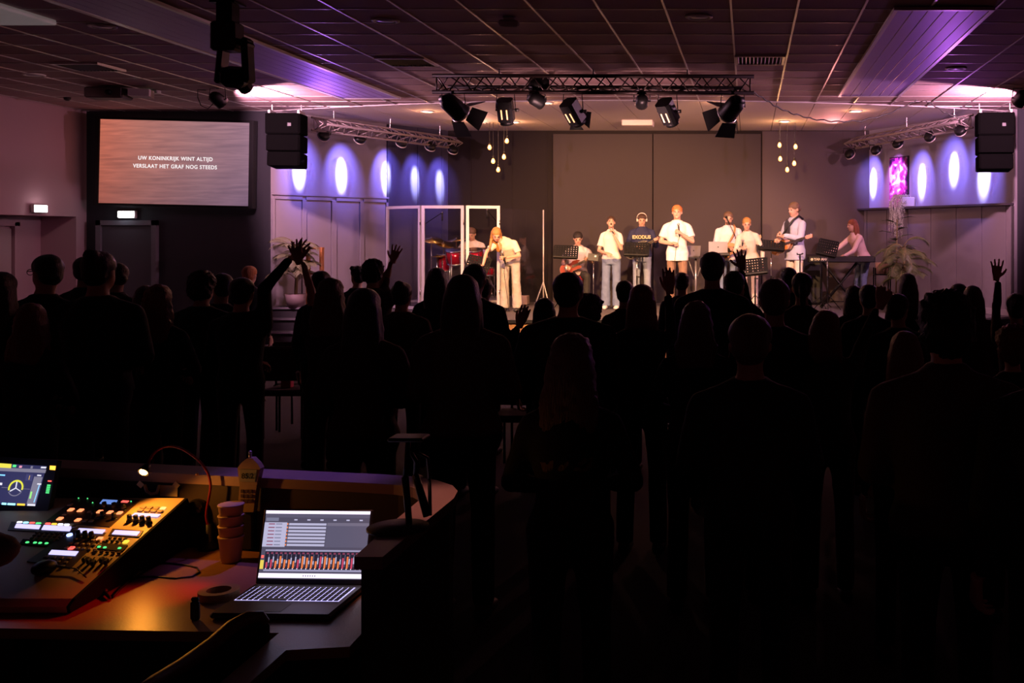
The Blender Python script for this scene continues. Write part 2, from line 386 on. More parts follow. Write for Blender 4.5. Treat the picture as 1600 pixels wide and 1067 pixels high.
# black steps and plant platform at the stage's left end
su = thing('stage_steps', 'black steps with worn pale nosings left of the stage, under the palm', 'steps', (-7.0, 16.6, 0))
M_step = mat('step_black', (.05, .045, .055), .7, bump=.2, scale=120); M_nose = mat('step_nosing', (.25, .22, .26), .5)
xl, xr = -7.86, -6.52
for i, (yf, yb2, z) in enumerate(((17.12, 17.42, .81), (16.82, 17.12, .655), (16.52, 16.82, .467), (16.22, 16.52, .277))):
    if i == 0:
        MB().prism([(xl, 17.12), (xr, 17.12), (xr, 17.9), (-7.55, 17.9), (xl, 17.38)], 0, z).build('platform', M_step, su, world=True)
        MB().box(((xl+xr)/2, 17.11, z-.008), (xr-xl, .03, .03)).build('nosing', M_nose, su, world=True)
    else:
        MB().box(((xl+xr)/2, (yf+yb2)/2, z/2), (xr-xl, yb2-yf, z)).build('step', M_step, su, world=True)
        MB().box(((xl+xr)/2, yf-.01, z-.008), (xr-xl, .03, .03)).build('nosing', M_nose, su, world=True)

# ------------------------------------------------------------------ projected screen
ms = bpy.data.materials.new('screen_image'); ms.use_nodes = True; nt = ms.node_tree; bs = nt.nodes['Principled BSDF']
tc = nt.nodes.new('ShaderNodeTexCoord'); sp = nt.nodes.new('ShaderNodeSeparateXYZ'); nt.links.new(tc.outputs['Generated'], sp.inputs[0])
cr = nt.nodes.new('ShaderNodeValToRGB'); nt.links.new(sp.outputs['X'], cr.inputs[0])
els = cr.color_ramp.elements; els[0].position = 0; els[0].color = (.56, .16, .10, 1); els[1].position = 1; els[1].color = (.33, .20, .27, 1)
e = els.new(.28); e.color = (.46, .185, .15, 1); e = els.new(.65); e.color = (.36, .195, .21, 1)
cz = nt.nodes.new('ShaderNodeValToRGB'); nt.links.new(sp.outputs['Z'], cz.inputs[0])
els = cz.color_ramp.elements; els[0].color = (.62, .62, .74, 1); els[1].color = (1.02, .95, .95, 1); e = els.new(.45); e.color = (.88, .84, .88, 1)
mx = nt.nodes.new('ShaderNodeMix'); mx.data_type = 'RGBA'; mx.blend_type = 'MULTIPLY'; mx.inputs[0].default_value = 1
nt.links.new(cr.outputs[0], mx.inputs[6]); nt.links.new(cz.outputs[0], mx.inputs[7])
mp = nt.nodes.new('ShaderNodeMapping'); mp.inputs['Scale'].default_value = (4, 1, 30); nt.links.new(tc.outputs['Generated'], mp.inputs[0])
nz = nt.nodes.new('ShaderNodeTexNoise'); nz.inputs['Scale'].default_value = 1.0; nz.inputs['Detail'].default_value = 6; nz.inputs['Distortion'].default_value = .6
nt.links.new(mp.outputs[0], nz.inputs['Vector'])
cn = nt.nodes.new('ShaderNodeValToRGB'); nt.links.new(nz.outputs['Fac'], cn.inputs[0])
els = cn.color_ramp.elements; els[0].position = .3; els[0].color = (.66, .66, .70, 1); els[1].position = .7; els[1].color = (1.18, 1.12, 1.08, 1)
m2 = nt.nodes.new('ShaderNodeMix'); m2.data_type = 'RGBA'; m2.blend_type = 'MULTIPLY'; m2.inputs[0].default_value = .8
nt.links.new(mx.outputs[2], m2.inputs[6]); nt.links.new(cn.outputs[0], m2.inputs[7])
nt.links.new(m2.outputs[2], bs.inputs['Emission Color']); bs.inputs['Emission Strength'].default_value = 1.0
bs.inputs['Base Color'].default_value = (.02, .02, .02, 1)
SY = 17.24
scr = thing('projection_screen', 'large wall screen showing song lyrics over rippling sunset water', 'screen', P(273, 322, SY))
q = [P(157, 186, SY), P(391, 192, SY), P(389, 322, SY), P(154, 317, SY)]
def quad_slab(q, th=.02):
    b = MB(); n = V((0, th, 0)); vs = list(q)+[u+n for u in q]
    return b.add(vs, [(3, 2, 1, 0), (4, 5, 6, 7), (0, 1, 5, 4), (1, 2, 6, 5), (2, 3, 7, 6), (3, 0, 4, 7)])
quad_slab(q, .02).build('screen_surface', ms, scr, world=True)
cq = sum(q, V())/4
b = MB()
for i in range(4):
    a, c = q[i], q[(i+1) % 4]; oa = cq+(a-cq)*1.05+(a-cq).normalized()*.01; oc = cq+(c-cq)*1.05+(c-cq).normalized()*.01
    vs = [a, c, oc, oa]; n = V((0, .10, 0)); k = V((0, -.03, 0))
    b.add([u+k for u in vs]+[u+n for u in vs], [(0, 1, 2, 3), (7, 6, 5, 4), (0, 4, 5, 1), (1, 5, 6, 2), (2, 6, 7, 3), (3, 7, 4, 0)])
b.build('screen_frame', M_matte, scr, world=True)
M_txt = mat('lyric_white', (.9, .9, .9), .6, emit=(1, .95, .95), es=1.0)
for s_, px, py, wd in (('UW KONINKRIJK WINT ALTIJD', 274, 248, 116), ('VERSLAAT HET GRAF NOG STEEDS', 273.5, 260.5, 131)):
    o = text(s_, 'lyric_line', .088, M_txt, scr, frame_M(P(px, py, SY-.012)-scr.location, (1, 0, -.022), (0, 0, 1)), .001, .0012, 1.12)
    bpy.context.view_layer.update(); o.scale = (wd*SY/F/o.dimensions.x,)*1+(1.0, 1.0)

# exit signs
M_exit = mat('exit_light', (.9, .9, .9), .5, emit=(.95, 1, .97), es=5)
e1 = thing('exit_sign', 'lit white exit sign on the pink side wall above the alcove', 'exit sign', (-10.97, 16.16, 2.33))
MB().cham((-10.95, 16.16, 2.405), (.05, .30, .125), .008).build('housing', M_white, e1, world=True)
MB().box((-10.92, 16.16, 2.405), (.012, .28, .105)).build('light_face', M_exit, e1, world=True)
p = P(197.5, 335, 17.33)
e2 = thing('exit_sign', 'lit white exit sign on the black wall over the grey door', 'exit sign', (p.x, 17.33, p.z-.06))
MB().cham((p.x, 17.36, p.z), (.29, .07, .13), .008).build('housing', M_white, e2, world=True)
MB().box((p.x, 17.318, p.z), (.265, .012, .10)).build('light_face', M_exit, e2, world=True)
point('exit_glow', (-10.80, 16.16, 2.43), .9, (1, .75, .8)); point('exit_glow', (p.x, 17.2, p.z-.02), .5, (.8, .9, 1))

# ------------------------------------------------------------------ ceiling fittings
M_pan = mat('panel_metal', (.44, .32, .66), .45, .75)  # violet reflection of the wall lamps is put into the metal colour
def radiant(xa, xb, ya, yb, label):
    t = thing('radiant_panel', label, 'ceiling panel', ((xa+xb)/2, (ya+yb)/2, CZ-.02), 0, 'metal radiant panels in the ceiling')
    n = 6; wv = (xb-xa-.08)/n
    for i in range(n):
        x = xa+.04+wv*(i+.5); MB().cham((x, (ya+yb)/2, CZ-.022), (wv-.008, yb-ya-.08, .02), .003).build('panel_strip', M_pan, t, world=True)
    b = MB(); b.box(((xa+xb)/2, ya+.02, CZ-.024), (xb-xa, .04, .03)).box(((xa+xb)/2, yb-.02, CZ-.024), (xb-xa, .04, .03))
    for x in (xa+.02, xb-.02): b.box((x, (ya+yb)/2, CZ-.024), (.04, yb-ya-.08, .03))
    b.build('panel_frame', M_rail, t, world=True)
    MB().box(((xa+xb)/2, (ya+yb)/2, CZ-.008), (xb-xa-.05, yb-ya-.05, .008)).build('panel_backing', M_seam, t, world=True)
radiant(-6.06, -5.17, 8.2, 15.6, 'long flat metal ceiling panel left of the truss, running toward the screen')
radiant(1.31, 2.22, 9.42, 15.35, 'long flat metal ceiling panel right of the truss, purple lit')
tag(MB().cham((-7.15, 9.0, CZ-.03), (1.05, 2.05, .05), .006).build('ceiling_light_panel', mat('diffuser', (.55, .5, .5), .5, emit=(.6, .5, .5), es=.12)), 'pale square light panel in the ceiling at the upper left corner', 'ceiling light')  # diffuser is given a faint emission of its own
M_dl = mat('downlight_lit', (1, .8, .6), .5, emit=(1, .62, .38), es=14)
M_dlo = mat('downlight_unlit', (.5, .45, .6), .3)
def downlight(px, py, lit, label, r=.10, cool=False):
    Y = F*(CZ-EYE-.0)/(PY-py); p = V(((px-PX)*Y/F, Y, CZ))
    t = thing('downlight', label, 'downlight', p-V((0, 0, .02)), 0, 'lit round downlights over the stage' if lit else 'unlit round downlights in the hall ceiling')
    MB().lathe([(r, 0), (r+.012, -.004), (r+.012, -.012), (r, -.02), (r*.78, -.016), (r*.78, .0)], p, 24).build('trim_ring', M_white, t, True, world=True)
    MB().lathe([(r*.76, -.004), (r*.7, -.014), (0, -.018)], p, 20).build('lens', M_dl if lit else M_dlo, t, True, world=True)
    if lit: (spot('downlight_lamp', p-V((0, 0, .05)), p-V((0, -.05, 3)), 16, (1, .55, .3), 130, .6, .08), point('downlight_glow', p-V((0, 0, .10)), 5, (1, .42, .20), .05))
for px, py, l in ((668, 173.5, 'lit downlight nearest the left wall truss, before the dark wall'), (803, 190, 'lit downlight seen beside the square par lamp under the truss'), (853, 160, 'lit downlight peeking under the second pair of spots on the front truss'),
                  (1127, 160, 'lit downlight just left of the rightmost barn door lamp'), (1226, 189, 'lit downlight above the right pendant bulbs'), (1337, 173, 'lit downlight above the sagging cable, nearest the right wall truss')):
    downlight(px, py, True, l)
for px, py, l in ((602, 31, 'unlit downlight with violet rim, between the left radiant panel and the white detector'), (1092, 25, 'unlit downlight in the dark ceiling above the front truss'), (1494, 106, 'unlit downlight with blue rim right of the right radiant panel'), (160, 40, 'unlit downlight above the small projector box'), (53, 116, 'unlit downlight near the pink side wall')):
    downlight(px, py, False, l, .12)
def vent(px, py, label, n=12, wd=.55, dp=.55, mt=None):
    Y = F*(CZ-EYE)/(PY-py); x = XX(px, Y)
    t = thing('ceiling_vent', label, 'vent', (x, Y, CZ-.03), 0, 'slotted air vents in the ceiling')
    b = MB()
    for sx in (-1, 1): b.box((x+sx*wd/2, Y, CZ-.012), (.03, dp, .03))
    for sy in (-1, 1): b.box((x, Y+sy*dp/2, CZ-.012), (wd+.03, .03, .03))
    b.build('vent_frame', M_rail, t, world=True)
    MB().box((x, Y, CZ-.004), (wd, dp, .004)).build('vent_backing', M_matte, t, world=True)
    for i in range(n):
        xx = x-wd/2+.03+(wd-.06)*i/(n-1); MB().box((xx, Y, CZ-.014), (.006, dp-.04, .025), (0, .5, 0)).build('vent_slat', mt or M_bm, t, world=True)
vent(636, 95, 'square slotted ceiling vent left of the front truss, violet lit'); vent(1187, 92, 'slotted ceiling vent glowing amber, above the right end of the front truss', mt=M_alu); vent(138, 103, 'dark ceiling vent above the small projector box at the left')
# small ceiling devices
def dev(name, px, py, sz, label, cat, m):
    Y = F*(CZ-EYE-sz[2]/2)/(PY-py); p = V((XX(px, Y), Y, CZ))
    t = thing(name, label, cat, p-V((0, 0, sz[2])))
    return t, p
t, p = dev('smoke_detector', 795, 34, (.2, .2, .08), 'white motion detector on the ceiling above the front truss', 'detector', M_white)
MB().lathe([(.0, 0), (.06, 0), (.06, -.015), (.05, -.025), (0, -.025)], p, 20).build('mount', M_white, t, True, world=True)
MB().cham(p-V((0, 0, .055)), (.19, .11, .06), .015, (.25, 0, .3)).build('sensor_body', M_white, t, world=True)
t, p = dev('ceiling_projector', 170, 143, (.5, .3, .14), 'small dark projector fixed under the ceiling before the wall screen', 'projector', M_bp)
MB().cham(p-V((0, .0, .10)), (.50, .34, .15), .02, (0, 0, .12)).build('projector_body', mat('projector_dark', (.10, .07, .07), .6), t, world=True)
MB().cyl(p, p-V((0, 0, .04)), .03).build('mount', M_bp, t, world=True); MB().cyl(p+V((.1, -.16, -.1)), p+V((.1, -.20, -.1)), .04, .035).build('projector_lens', M_bm, t, True, world=True)
MB().box(p+V((.42, .05, -.09)), (.26, .30, .10), (0, 0, .3)).build('pale_cover', M_plast, t, world=True)
t, p = dev('emergency_light', 236, 144, (.3, .1, .06), 'slim white emergency light with a green led on the ceiling', 'emergency light', M_white)
MB().cham(p-V((0, 0, .03)), (.27, .09, .05), .01, (0, 0, -.2)).build('lamp_body', M_white, t, world=True); MB().sph(p-V((.03, .05, .05)), .008, 8, 6).build('green_led', mat('green_led', (0, .3, .1), .5, emit=(.1, 1, .5), es=6), t, world=True)
t, p = dev('ceiling_sensor', 105, 155, (.06, .06, .05), 'tiny dark sensor on the ceiling near the side wall', 'sensor', M_bp)
MB().lathe([(0, 0), (.05, 0), (.045, -.03), (.02, -.05), (0, -.05)], p, 14).build('sensor_dome', M_bp, t, True, world=True)
# recessed unit over the stage
tag(MB().cham((XX(997, 18.9), 18.9, CZ-.05), (.55, .35, .10), .01).build('ceiling_unit', M_plast), 'pale flat unit under the stage ceiling, between the truss lamps', 'air unit')

# hanging yoke projector at top left
hp = thing('hanging_projector', 'large black projector on a ceiling pole, hanging at the upper left', 'projector', P(368, 136, 9.3))
Y = 9.3
p = P(356, 30, Y); MB().box((p.x, Y, 3.98), (.14, .14, .25)).box((p.x, Y, CZ-.005), (.22, .22, .02)).build('ceiling_pole', M_bm, hp, world=True)
MB().cham(P(355, 58, Y), (.22, .2, .26), .02).build('mount_box', M_bp, hp, world=True); MB().cham(P(338, 65, Y), (.05, .14, .15), .01).build('side_box', M_bp, hp, world=True)
b = MB(); c = P(368, 100, Y)
b.cham(c+V((-.12, 0, -.01)), (.05, .16, .34), .015, (0, .1, 0)).cham(c+V((.11, 0, .03)), (.06, .16, .40), .02, (0, -.05, 0)).cham(c+V((.02, 0, .20)), (.25, .16, .05), .015, (0, .3, 0)).build('yoke', M_bp, hp, world=True)
MB().cham(c+V((0, -.02, -.12)), (.22, .20, .17), .04, (.3, .1, 0)).cyl(c+V((0, 0, -.1)), c+V((.02, .16, -.2)), .07, .06, 16).build('lamp_head', M_bm, hp, world=True)
MB().tube([c+V((.0, .1, .2)), c+V((.06, .12, .12)), c+V((.05, .1, .0)), c+V((0, .08, -.08))], .008).build('cable', M_bp, hp, True, world=True)

# ------------------------------------------------------------------ trusses
def truss(name, a, c, h, apex, n, m, label, r=.024, rd=.009):
    a, c = V(a), V(c); d = (c-a).normalized(); L = (c-a).length
    t = thing(name, label, 'truss', (a+c)/2-V((0, 0, h)))
    up = V((0, 0, h)); ap = V(apex)
    ch = [(a, c), (a-up, c-up), (a-up*.52+ap, c-up*.52+ap)]
    for i, (p, q) in enumerate(ch):
        e = .05 if i < 2 else -.08
        MB().cyl(p-d*e, q+d*e, r, n=12).build('chord', m, t, True, world=True)
    st_ = L/n
    for i in range(n):
        p = a+d*st_*i; q = a+d*st_*(i+1); md = a+d*st_*(i+.5)
        for (u0, u1) in ((V(), -up), (-up, -up*.52+ap), (-up*.52+ap, V())):
            MB().cyl(p+u0, md+u1, rd, n=6).build('brace', m, t, True, world=True)
            MB().cyl(md+u1, q+u0, rd, n=6).build('brace', m, t, True, world=True)
    for p in (a, c):
        b = MB(); b.cyl(p, p-up, rd, n=6).cyl(p, p-up*.52+ap, rd, n=6).cyl(p-up, p-up*.52+ap, rd, n=6); b.build('end_brace', m, t, True, world=True)
    return t
M_tr = mat('black_truss', (.03, .018, .018), .4, .5)
a = P(682, 118, TRUSS_Y); c = P(1172, 119.5, TRUSS_Y)
ft = truss('lighting_truss', a, c, .205, (0, .24, 0), 13, M_tr, 'black triangular lighting truss hanging over the front of the stage')
for f_ in (.2, .5, .8):
    p = a.lerp(c, f_); MB().cyl((p.x, p.y, CZ), (p.x, p.y, p.z-.01), .008, n=8).build('drop_rod', M_bm, ft, world=True)
M_tr2 = mat('silver_truss', (.34, .28, .28), .45, .3)
la, lc = P(491, 184, 17.0), P(710, 215.5, 20.05); d = (lc-la).normalized()
lt = truss('lighting_truss', la, lc, .20, (d.y*.2, -d.x*.2, 0), 11, M_tr2, 'silver lighting truss along the left stage wall', .02, .008)
ra, rc = P(1333, 216.5, 20.05), P(1517, 180, 16.7); d2_ = (rc-ra).normalized()
rt = truss('lighting_truss', ra, rc, .20, (-abs(d2_.y)*.2, -abs(d2_.x)*.2, 0), 11, M_tr2, 'silver lighting truss along the right stage wall', .02, .008)
for T, (s, e) in ((lt, (la, lc)), (rt, (ra, rc))):
    for f_ in (.12, .5, .88):
        p = s.lerp(e, f_); MB().cyl((p.x, p.y, CZ+.01), (p.x, p.y, p.z-.01), .006, n=6).build('drop_rod', M_alu, T, world=True)

# barn door fresnels, par cans, small spots on the front truss
def yoke(b, c, wd, top, R):
    pts = [c+V((-wd, 0, 0)), c+V((-wd, 0, .06)), V((c.x-wd*.9, c.y, top)), V((c.x+wd*.9, c.y, top)), c+V((wd, 0, .06)), c+V((wd, 0, 0))]
    b.tube(pts, .007, 6)
def fresnel(px, py, Y, aimv, doors, label, sc=1.0):
    c = P(px, py, Y); d = V(aimv).normalized(); q = d.to_track_quat('-Z', 'Y').to_matrix()
    t = thing('barn_door_lamp', label, 'stage lamp', c-V((0, 0, .15)), 0, 'barn door lamps at the ends of the front truss')
    def L(v): return c+q@(V(v)*sc)
    MB().lathe([(.04, .16), (.085, .15), (.11, .10), (.115, .0), (.12, -.10), (.128, -.13), (.128, -.15)], c, 18, q*sc).cyl(L((-.06, 0, .15)), L((.06, 0, .15)), .05*sc).build('lamp_body', M_bm, t, True, world=True)
    MB().lathe([(.132, -.14), (.136, -.152), (.132, -.165), (.118, -.165), (.118, -.14)], c, 20, q*sc).build('front_ring', M_alu, t, True, world=True)
    MB().lathe([(.112, -.146), (.10, -.156), (.0, -.162)], c, 18, q*sc).build('lens', mat('lens_warm', (.8, .6, .5), .2, emit=(1, .6, .4), es=1.5), t, True, world=True)
    for k, (sx, sy, ang, wd, ln) in enumerate(doors):
        # hinged flap on side (sx, sy) of the ring, opened by ang
        o = V((sx*.125, sy*.125, -.165)); side = V((-sy, sx, 0)); out = V((sx*math.sin(ang), sy*math.sin(ang), -math.cos(ang)))
        q4 = [o-side*wd/2, o+side*wd/2, o+side*wd*.72+out*ln, o-side*wd*.72+out*ln]; nn = side.cross(out).normalized()*.004
        vs = [L(u-nn) for u in q4]+[L(u+nn) for u in q4]
        MB().add(vs, [(3, 2, 1, 0), (4, 5, 6, 7), (0, 1, 5, 4), (1, 2, 6, 5), (2, 3, 7, 6), (3, 0, 4, 7)]).build('barn_door', M_bm, t, world=True)
    b = MB(); yoke(b, c, .15*sc, a.z-.21, None); b.cyl((c.x, c.y, a.z-.23), (c.x, c.y, a.z-.19), .03); b.build('yoke', M_bm, t, True, world=True)
    return t
DA = [(1, 0, .5, .2, .2), (-1, 0, .5, .2, .2), (0, 1, .9, .2, .2), (0, -1, .5, .2, .2)]
fresnel(708, 166, TRUSS_Y, (.5, .75, -.55), DA, 'black barn door lamp at the left end of the front truss')
fresnel(1145, 168, TRUSS_Y, (-.5, .75, -.5), DA, 'black barn door lamp at the right end of the front truss')
def parcan(px, py, Y, aimv, label, sc=1.0, hot=True):
    c = P(px, py, Y); d = V(aimv).normalized(); q = d.to_track_quat('-Z', 'Y').to_matrix()
    t = thing('profile_lamp', label, 'stage lamp', c-V((0, 0, .15)), 0, 'box shaped lamps under the front truss')
    def L(v): return c+q@(V(v)*sc)
    MB().prism([(-.07, -.10), (.07, -.10), (.10, -.06), (.10, .06), (.07, .10), (-.07, .10), (-.10, .06), (-.10, -.06)], -.14*sc, .14*sc, Matrix.Translation(c)@(q.to_4x4())@Matrix.Diagonal((sc, sc, 1, 1))).build('lamp_body', M_bm, t, world=True)
    for k in (-1, 1):
        MB().box(L((k*.035, -.102, -.03)), (.016*sc, .006, .13*sc), q.to_euler()).build('vent_slot', mat('hot_slot', (.8, .5, .3), .5, emit=(1, .5, .2), es=1.6), t, world=True)
    MB().cyl(L((0, 0, -.14)), L((0, 0, -.19)), .085*sc, .09*sc, 16).build('snout', M_bm, t, True, world=True)
    MB().lathe([(0, -.192), (.075, -.192), (.075, -.188), (0, -.188)], c, 16, q*sc).build('lens', mat('lens_warm', (.8, .6, .5), .2, emit=(1, .6, .4), es=1.5), t, True, world=True)
    b = MB(); yoke(b, c, .125*sc, a.z-.215, None); b.cyl(c+V((-.13, 0, 0))*sc, c+V((.15, 0, 0))*sc, .012, n=8); b.build('yoke', M_bm, t, True, world=True)
    MB().cyl(c+V((.13*sc, 0, 0)), c+V((.17*sc, 0, 0)), .022, n=10).build('knob', M_bp, t, True, world=True)
    return t
parcan(790, 172, TRUSS_Y, (0, .45, -.9), 'upright box lamp with two glowing slots, second from the left on the front truss', .95)
t = parcan(895, 174, TRUSS_Y, (.35, .6, -.75), 'tilted box lamp with open barn doors left of the front truss middle')
c = P(905, 180, TRUSS_Y)
for k, (x0, y0, x1, y1, x2, y2, x3, y3) in enumerate(((911, 173, 924, 175, 921, 201, 908, 190), (892, 193, 905, 193, 912, 203, 890, 203))):
    quad_slab([P(x0, y0, TRUSS_Y+.1), P(x1, y1, TRUSS_Y+.15), P(x2, y2, TRUSS_Y+.15), P(x3, y3, TRUSS_Y+.1)], .008).build('barn_door', M_bm, t, world=True)
parcan(1043, 174, TRUSS_Y, (.3, .6, -.75), 'tilted box lamp with glowing slots right of the front truss middle')
def smallspot(px, py, Y, aimv, label, sc=1.0, name='small_spotlight', top=None):
    c = P(px, py, Y); d = V(aimv).normalized(); q = d.to_track_quat('-Z', 'Y').to_matrix()
    t = thing(name, label, 'stage lamp', c-V((0, 0, .08)))
    MB().lathe([(0, .09), (.05, .09), (.075, .05), (.08, -.05), (.085, -.08), (.07, -.08), (.068, -.06)], c, 16, q*sc).build('lamp_body', M_bm, t, True, world=True)
    MB().lathe([(.0, -.065), (.068, -.062)], c, 16, q*sc).build('lens', M_dlo, t, True, world=True)
    tp = top if top is not None else a.z-.21
    b = MB(); yoke(b, c, .10*sc, tp, None); b.cyl(c+V((-.11, 0, 0))*sc, c+V((.11, 0, 0))*sc, .009, n=8); b.cyl((c.x, c.y, tp-.01), (c.x, c.y, tp+.03), .02, n=8); b.build('yoke', M_bm, t, True, world=True)
    return t
smallspot(838, 156, TRUSS_Y, (.6, .6, -.3), 'small black spotlight under the truss, between the box lamps', 1.1)
smallspot(1003, 158, TRUSS_Y, (-.1, .6, -.2), 'small black spotlight with side knobs under the truss middle', 1.0)
smallspot(842, 133, TRUSS_Y+.12, (.7, .4, .15), 'black spotlight lying inside the truss', 1.25, top=P(0, 120, 13).z)
smallspot(340, 155, 14.7, (.35, .7, -.5), 'small black spotlight with a looped cable near the wall screen', 1.15, top=CZ)
smallspot(1596, 153, 14.7, (-.35, .7, -.5), 'small black spotlight at the right edge of the picture', 1.25, top=CZ)
lp = [P(322, 141, 14.7), P(309, 140, 14.75), P(309, 152, 14.75), P(314, 165, 14.75), P(325, 170, 14.72), P(335, 160, 14.7)]
tag(MB().tube([lp[0].lerp(lp[1], 0)]+lp, .006, 6).build('lamp_cable', M_bp, smooth=True), 'thin looped cable beside the small spotlight near the wall screen', 'cable')
# wall washers
M_wl = mat('washer_face', (.75, .66, .62), .4)
def washer(px, py, Y, target, power, label, top, col=BLUE):
    c = P(px, py, Y); d = (V(target)-c).normalized(); q = d.to_track_quat('-Z', 'Y').to_matrix()
    t = thing('wall_washer', label, 'stage lamp', c-V((0, 0, .1)), 0, 'wall washers on the side trusses')
    MB().lathe([(0, .045), (.07, .045), (.095, .02), (.10, -.03)], c, 18, q).build('lamp_body', M_bm, t, True, world=True)
    MB().lathe([(.10, -.03), (.104, -.05), (.09, -.05), (.088, -.032)], c, 18, q).build('front_ring', M_wl, t, True, world=True)
    MB().lathe([(0, -.036), (.086, -.036), (.086, -.030), (0, -.030)], c, 18, q).build('lens', mat('washer_lens', (.3, .3, .9), .2, emit=(.35, .35, 1), es=2), t, True, world=True)
    MB().tube([c+V((-.11, 0, 0)), V((c.x-.11, c.y, top)), V((c.x+.11, c.y, top)), c+V((.11, 0, 0))], .009, 6).build('yoke', M_bm, t, True, world=True)
    MB().tube([c+V((0, 0, .05)), c+V((.10, 0, -.04)), c+V((.12, .02, .06)), V((c.x+.08, c.y, top))], .005, 6).build('cable', M_bp, t, True, world=True)
    o = c+d*.06
    k = spot('washer_beam', o, target, power*8.5, (.56, .58, 1) if col == BLUE else (1, .5, .9), 24, .9, .02); k.scale = (.66, 1.5, 1)
    k = spot('washer_beam', o, target, power*1.5, (.22, .18, 1) if col == BLUE else (.7, .2, 1), 66, 1, .02); k.scale = (.8, 1.2, 1)
Lw = [((506, 211), .07, 467, 262, 'first'), ((563, 216), .33, 533, 268, 'second'), ((628, 222), .62, 603, 272, 'third'), ((673, 228), .81, 648, 278, 'fourth'), ((708, 233), .97, 687, 284, 'fifth')]
for (pp, f_, tx, ty, wd_) in Lw:
    pos = la.lerp(lc, f_); wpt, _ = on_wall(A, Cc, tx); wy = wpt.y
    Y = (pos.y)
    washer(pp[0], pp[1], Y, (wpt.x, wpt.y, ZZ(ty+2, wy)), 120, wd_+' wall washer on the left wall truss, counted from the hanging speakers', pos.z-.2)
Rw = [((1327, 240), .03, 1365, 281, 'farthest'), ((1368, 234), .22, 1404, 280, 'second farthest'), ((1402, 224), .41, 1441, 277, 'middle'), ((1452, 213), .70, 1491, 260, 'fourth'), ((1500, 203), .95, 1538, 270, 'nearest')]
for (pp, f_, tx, ty, wd_) in Rw:
    pos = ra.lerp(rc, f_); wpt, _ = on_wall(E2, G, tx)
    washer(pp[0], pp[1], pos.y, (wpt.x, wpt.y, ZZ(ty+2, wpt.y)), 120, wd_+' wall washer on the right wall truss', pos.z-.2, (.8, .25, .8) if tx == 1404 else BLUE)

# hanging speaker stacks
M_spk = mat('speaker_black', (.002, .002, .002), 1.0, spec=.02)
def speaker(px0, px1, py0, py1, Y, yaw, label):
    x0, x1 = XX(px0, Y), XX(px1, Y); z0, z1 = ZZ(py1, Y), ZZ(py0, Y); cx = (x0+x1)/2; wd = x1-x0
    t = thing('hanging_speaker', label, 'loudspeaker', (cx, Y, z0), yaw, 'black speaker stacks hung either side of the stage')
    H = z1-z0; hs = (.40, .32, .28); z = H
    for k, hf in enumerate(hs):
        h = H*hf; z -= h; tl = -.04*k
        MB().cham((0, .02*k, z+h/2), (wd*(1-.03*k), .42, h-.012), .015, (tl, 0, 0)).build('cabinet', M_spk, t)
        MB().box((0, -.215+.02*k, z+h/2), (wd*.9*(1-.03*k), .012, h-.05), (tl, 0, 0)).build('grille', M_spk, t)
    MB().box((wd*.2, -.224, H*.78), (.055, .004, .05)).build('badge', mat('badge', (.04, .04, .045), .6), t)
    for sx in (-1, 1): MB().box((sx*wd*.42, 0, H+.02), (.03, .3, .05)).cyl((sx*wd*.42, 0, H), (sx*wd*.42, 0, CZ-z0), .01).build('flying_bracket', M_alu, t)
    return t
speaker(422, 474, 178, 262, 16.6, .12, 'black stacked loudspeaker hanging beside the wall screen')
speaker(1526, 1582, 177, 267, 16.4, -.08, 'black stacked loudspeaker hanging at the right of the stage')

# sagging cable from the truss
cp = [(1176, 144, 13.1), (1195, 155, 13.6), (1215, 168, 14), (1240, 178, 14.4), (1270, 186, 14.9), (1305, 190, 15.4), (1345, 189, 15.7), (1385, 179, 15.9), (1420, 163, 15.98), (1438, 153.5, 16.0), (1455, 162, 16.1), (1475, 175, 16.2), (1495, 183, 16.2), (1515, 186, 16.2)]
pts = []
for i in range(len(cp)-1):
    p0, p1 = P(*cp[i]), P(*cp[i+1])
    for k in range(6):
        p = p0.lerp(p1, k/6); p.z += .010*math.sin((i*6+k)*1.7); pts.append(p)
tag(MB().tube(pts, .010, 6).build('power_cable', M_bp, smooth=True), 'black wavy cable sagging from the front truss to the right wall truss', 'cable')
pts = [P(690+i*12, 140+3*math.sin(i*.9)+(4 if i % 5 == 0 else 0), 13.14) for i in range(40)]
tag(MB().tube(pts, .009, 6).build('truss_cable', M_bp, smooth=True), 'black cable run loosely along the front truss', 'cable')

# pendant bulbs
M_bulb = mat('bulb_glow', (1, .7, .4), .3, emit=(1, .30, .06), es=2.4)
M_glassy = mat('bulb_glass', (1, .9, .8), .05, trans=1)
def pendant(Y, bulbs, which):
    for px, py, lab in bulbs:
        p = P(px, py, Y)
        t = thing('pendant_bulb', lab, 'pendant lamp', p-V((0, 0, .05)), 0, which)
        MB().lathe([(0, -.05), (.02, -.045), (.034, -.025), (.036, 0), (.026, .025), (.016, .045), (.0, .05)], p, 14).build('bulb', M_bulb, t, True, world=True)
        MB().cyl(p+V((0, 0, .045)), p+V((0, 0, .10)), .018, .016).build('socket', M_bm, t, True, world=True)
        MB().cyl(p+V((0, 0, .10)), (p.x, Y, CZ+.01), .004, n=5).build('cord', M_bp, t, world=True)
        point('bulb_light', p+V((0, -.09, 0)), 2.6, (1, .45, .15), .03)
g1 = 'bulbs of the left pendant cluster'; g2 = 'bulbs of the right pendant cluster'
pendant(19.2, ((765, 230, 'upper left glowing bulb of the left cluster'), (792, 220, 'topmost glowing bulb of the left cluster, at right'), (770.5, 251.5, 'middle left glowing bulb of the left cluster'), (787.5, 245, 'middle right glowing bulb of the left cluster'), (778.5, 265, 'lowest glowing bulb of the left cluster')), g1)
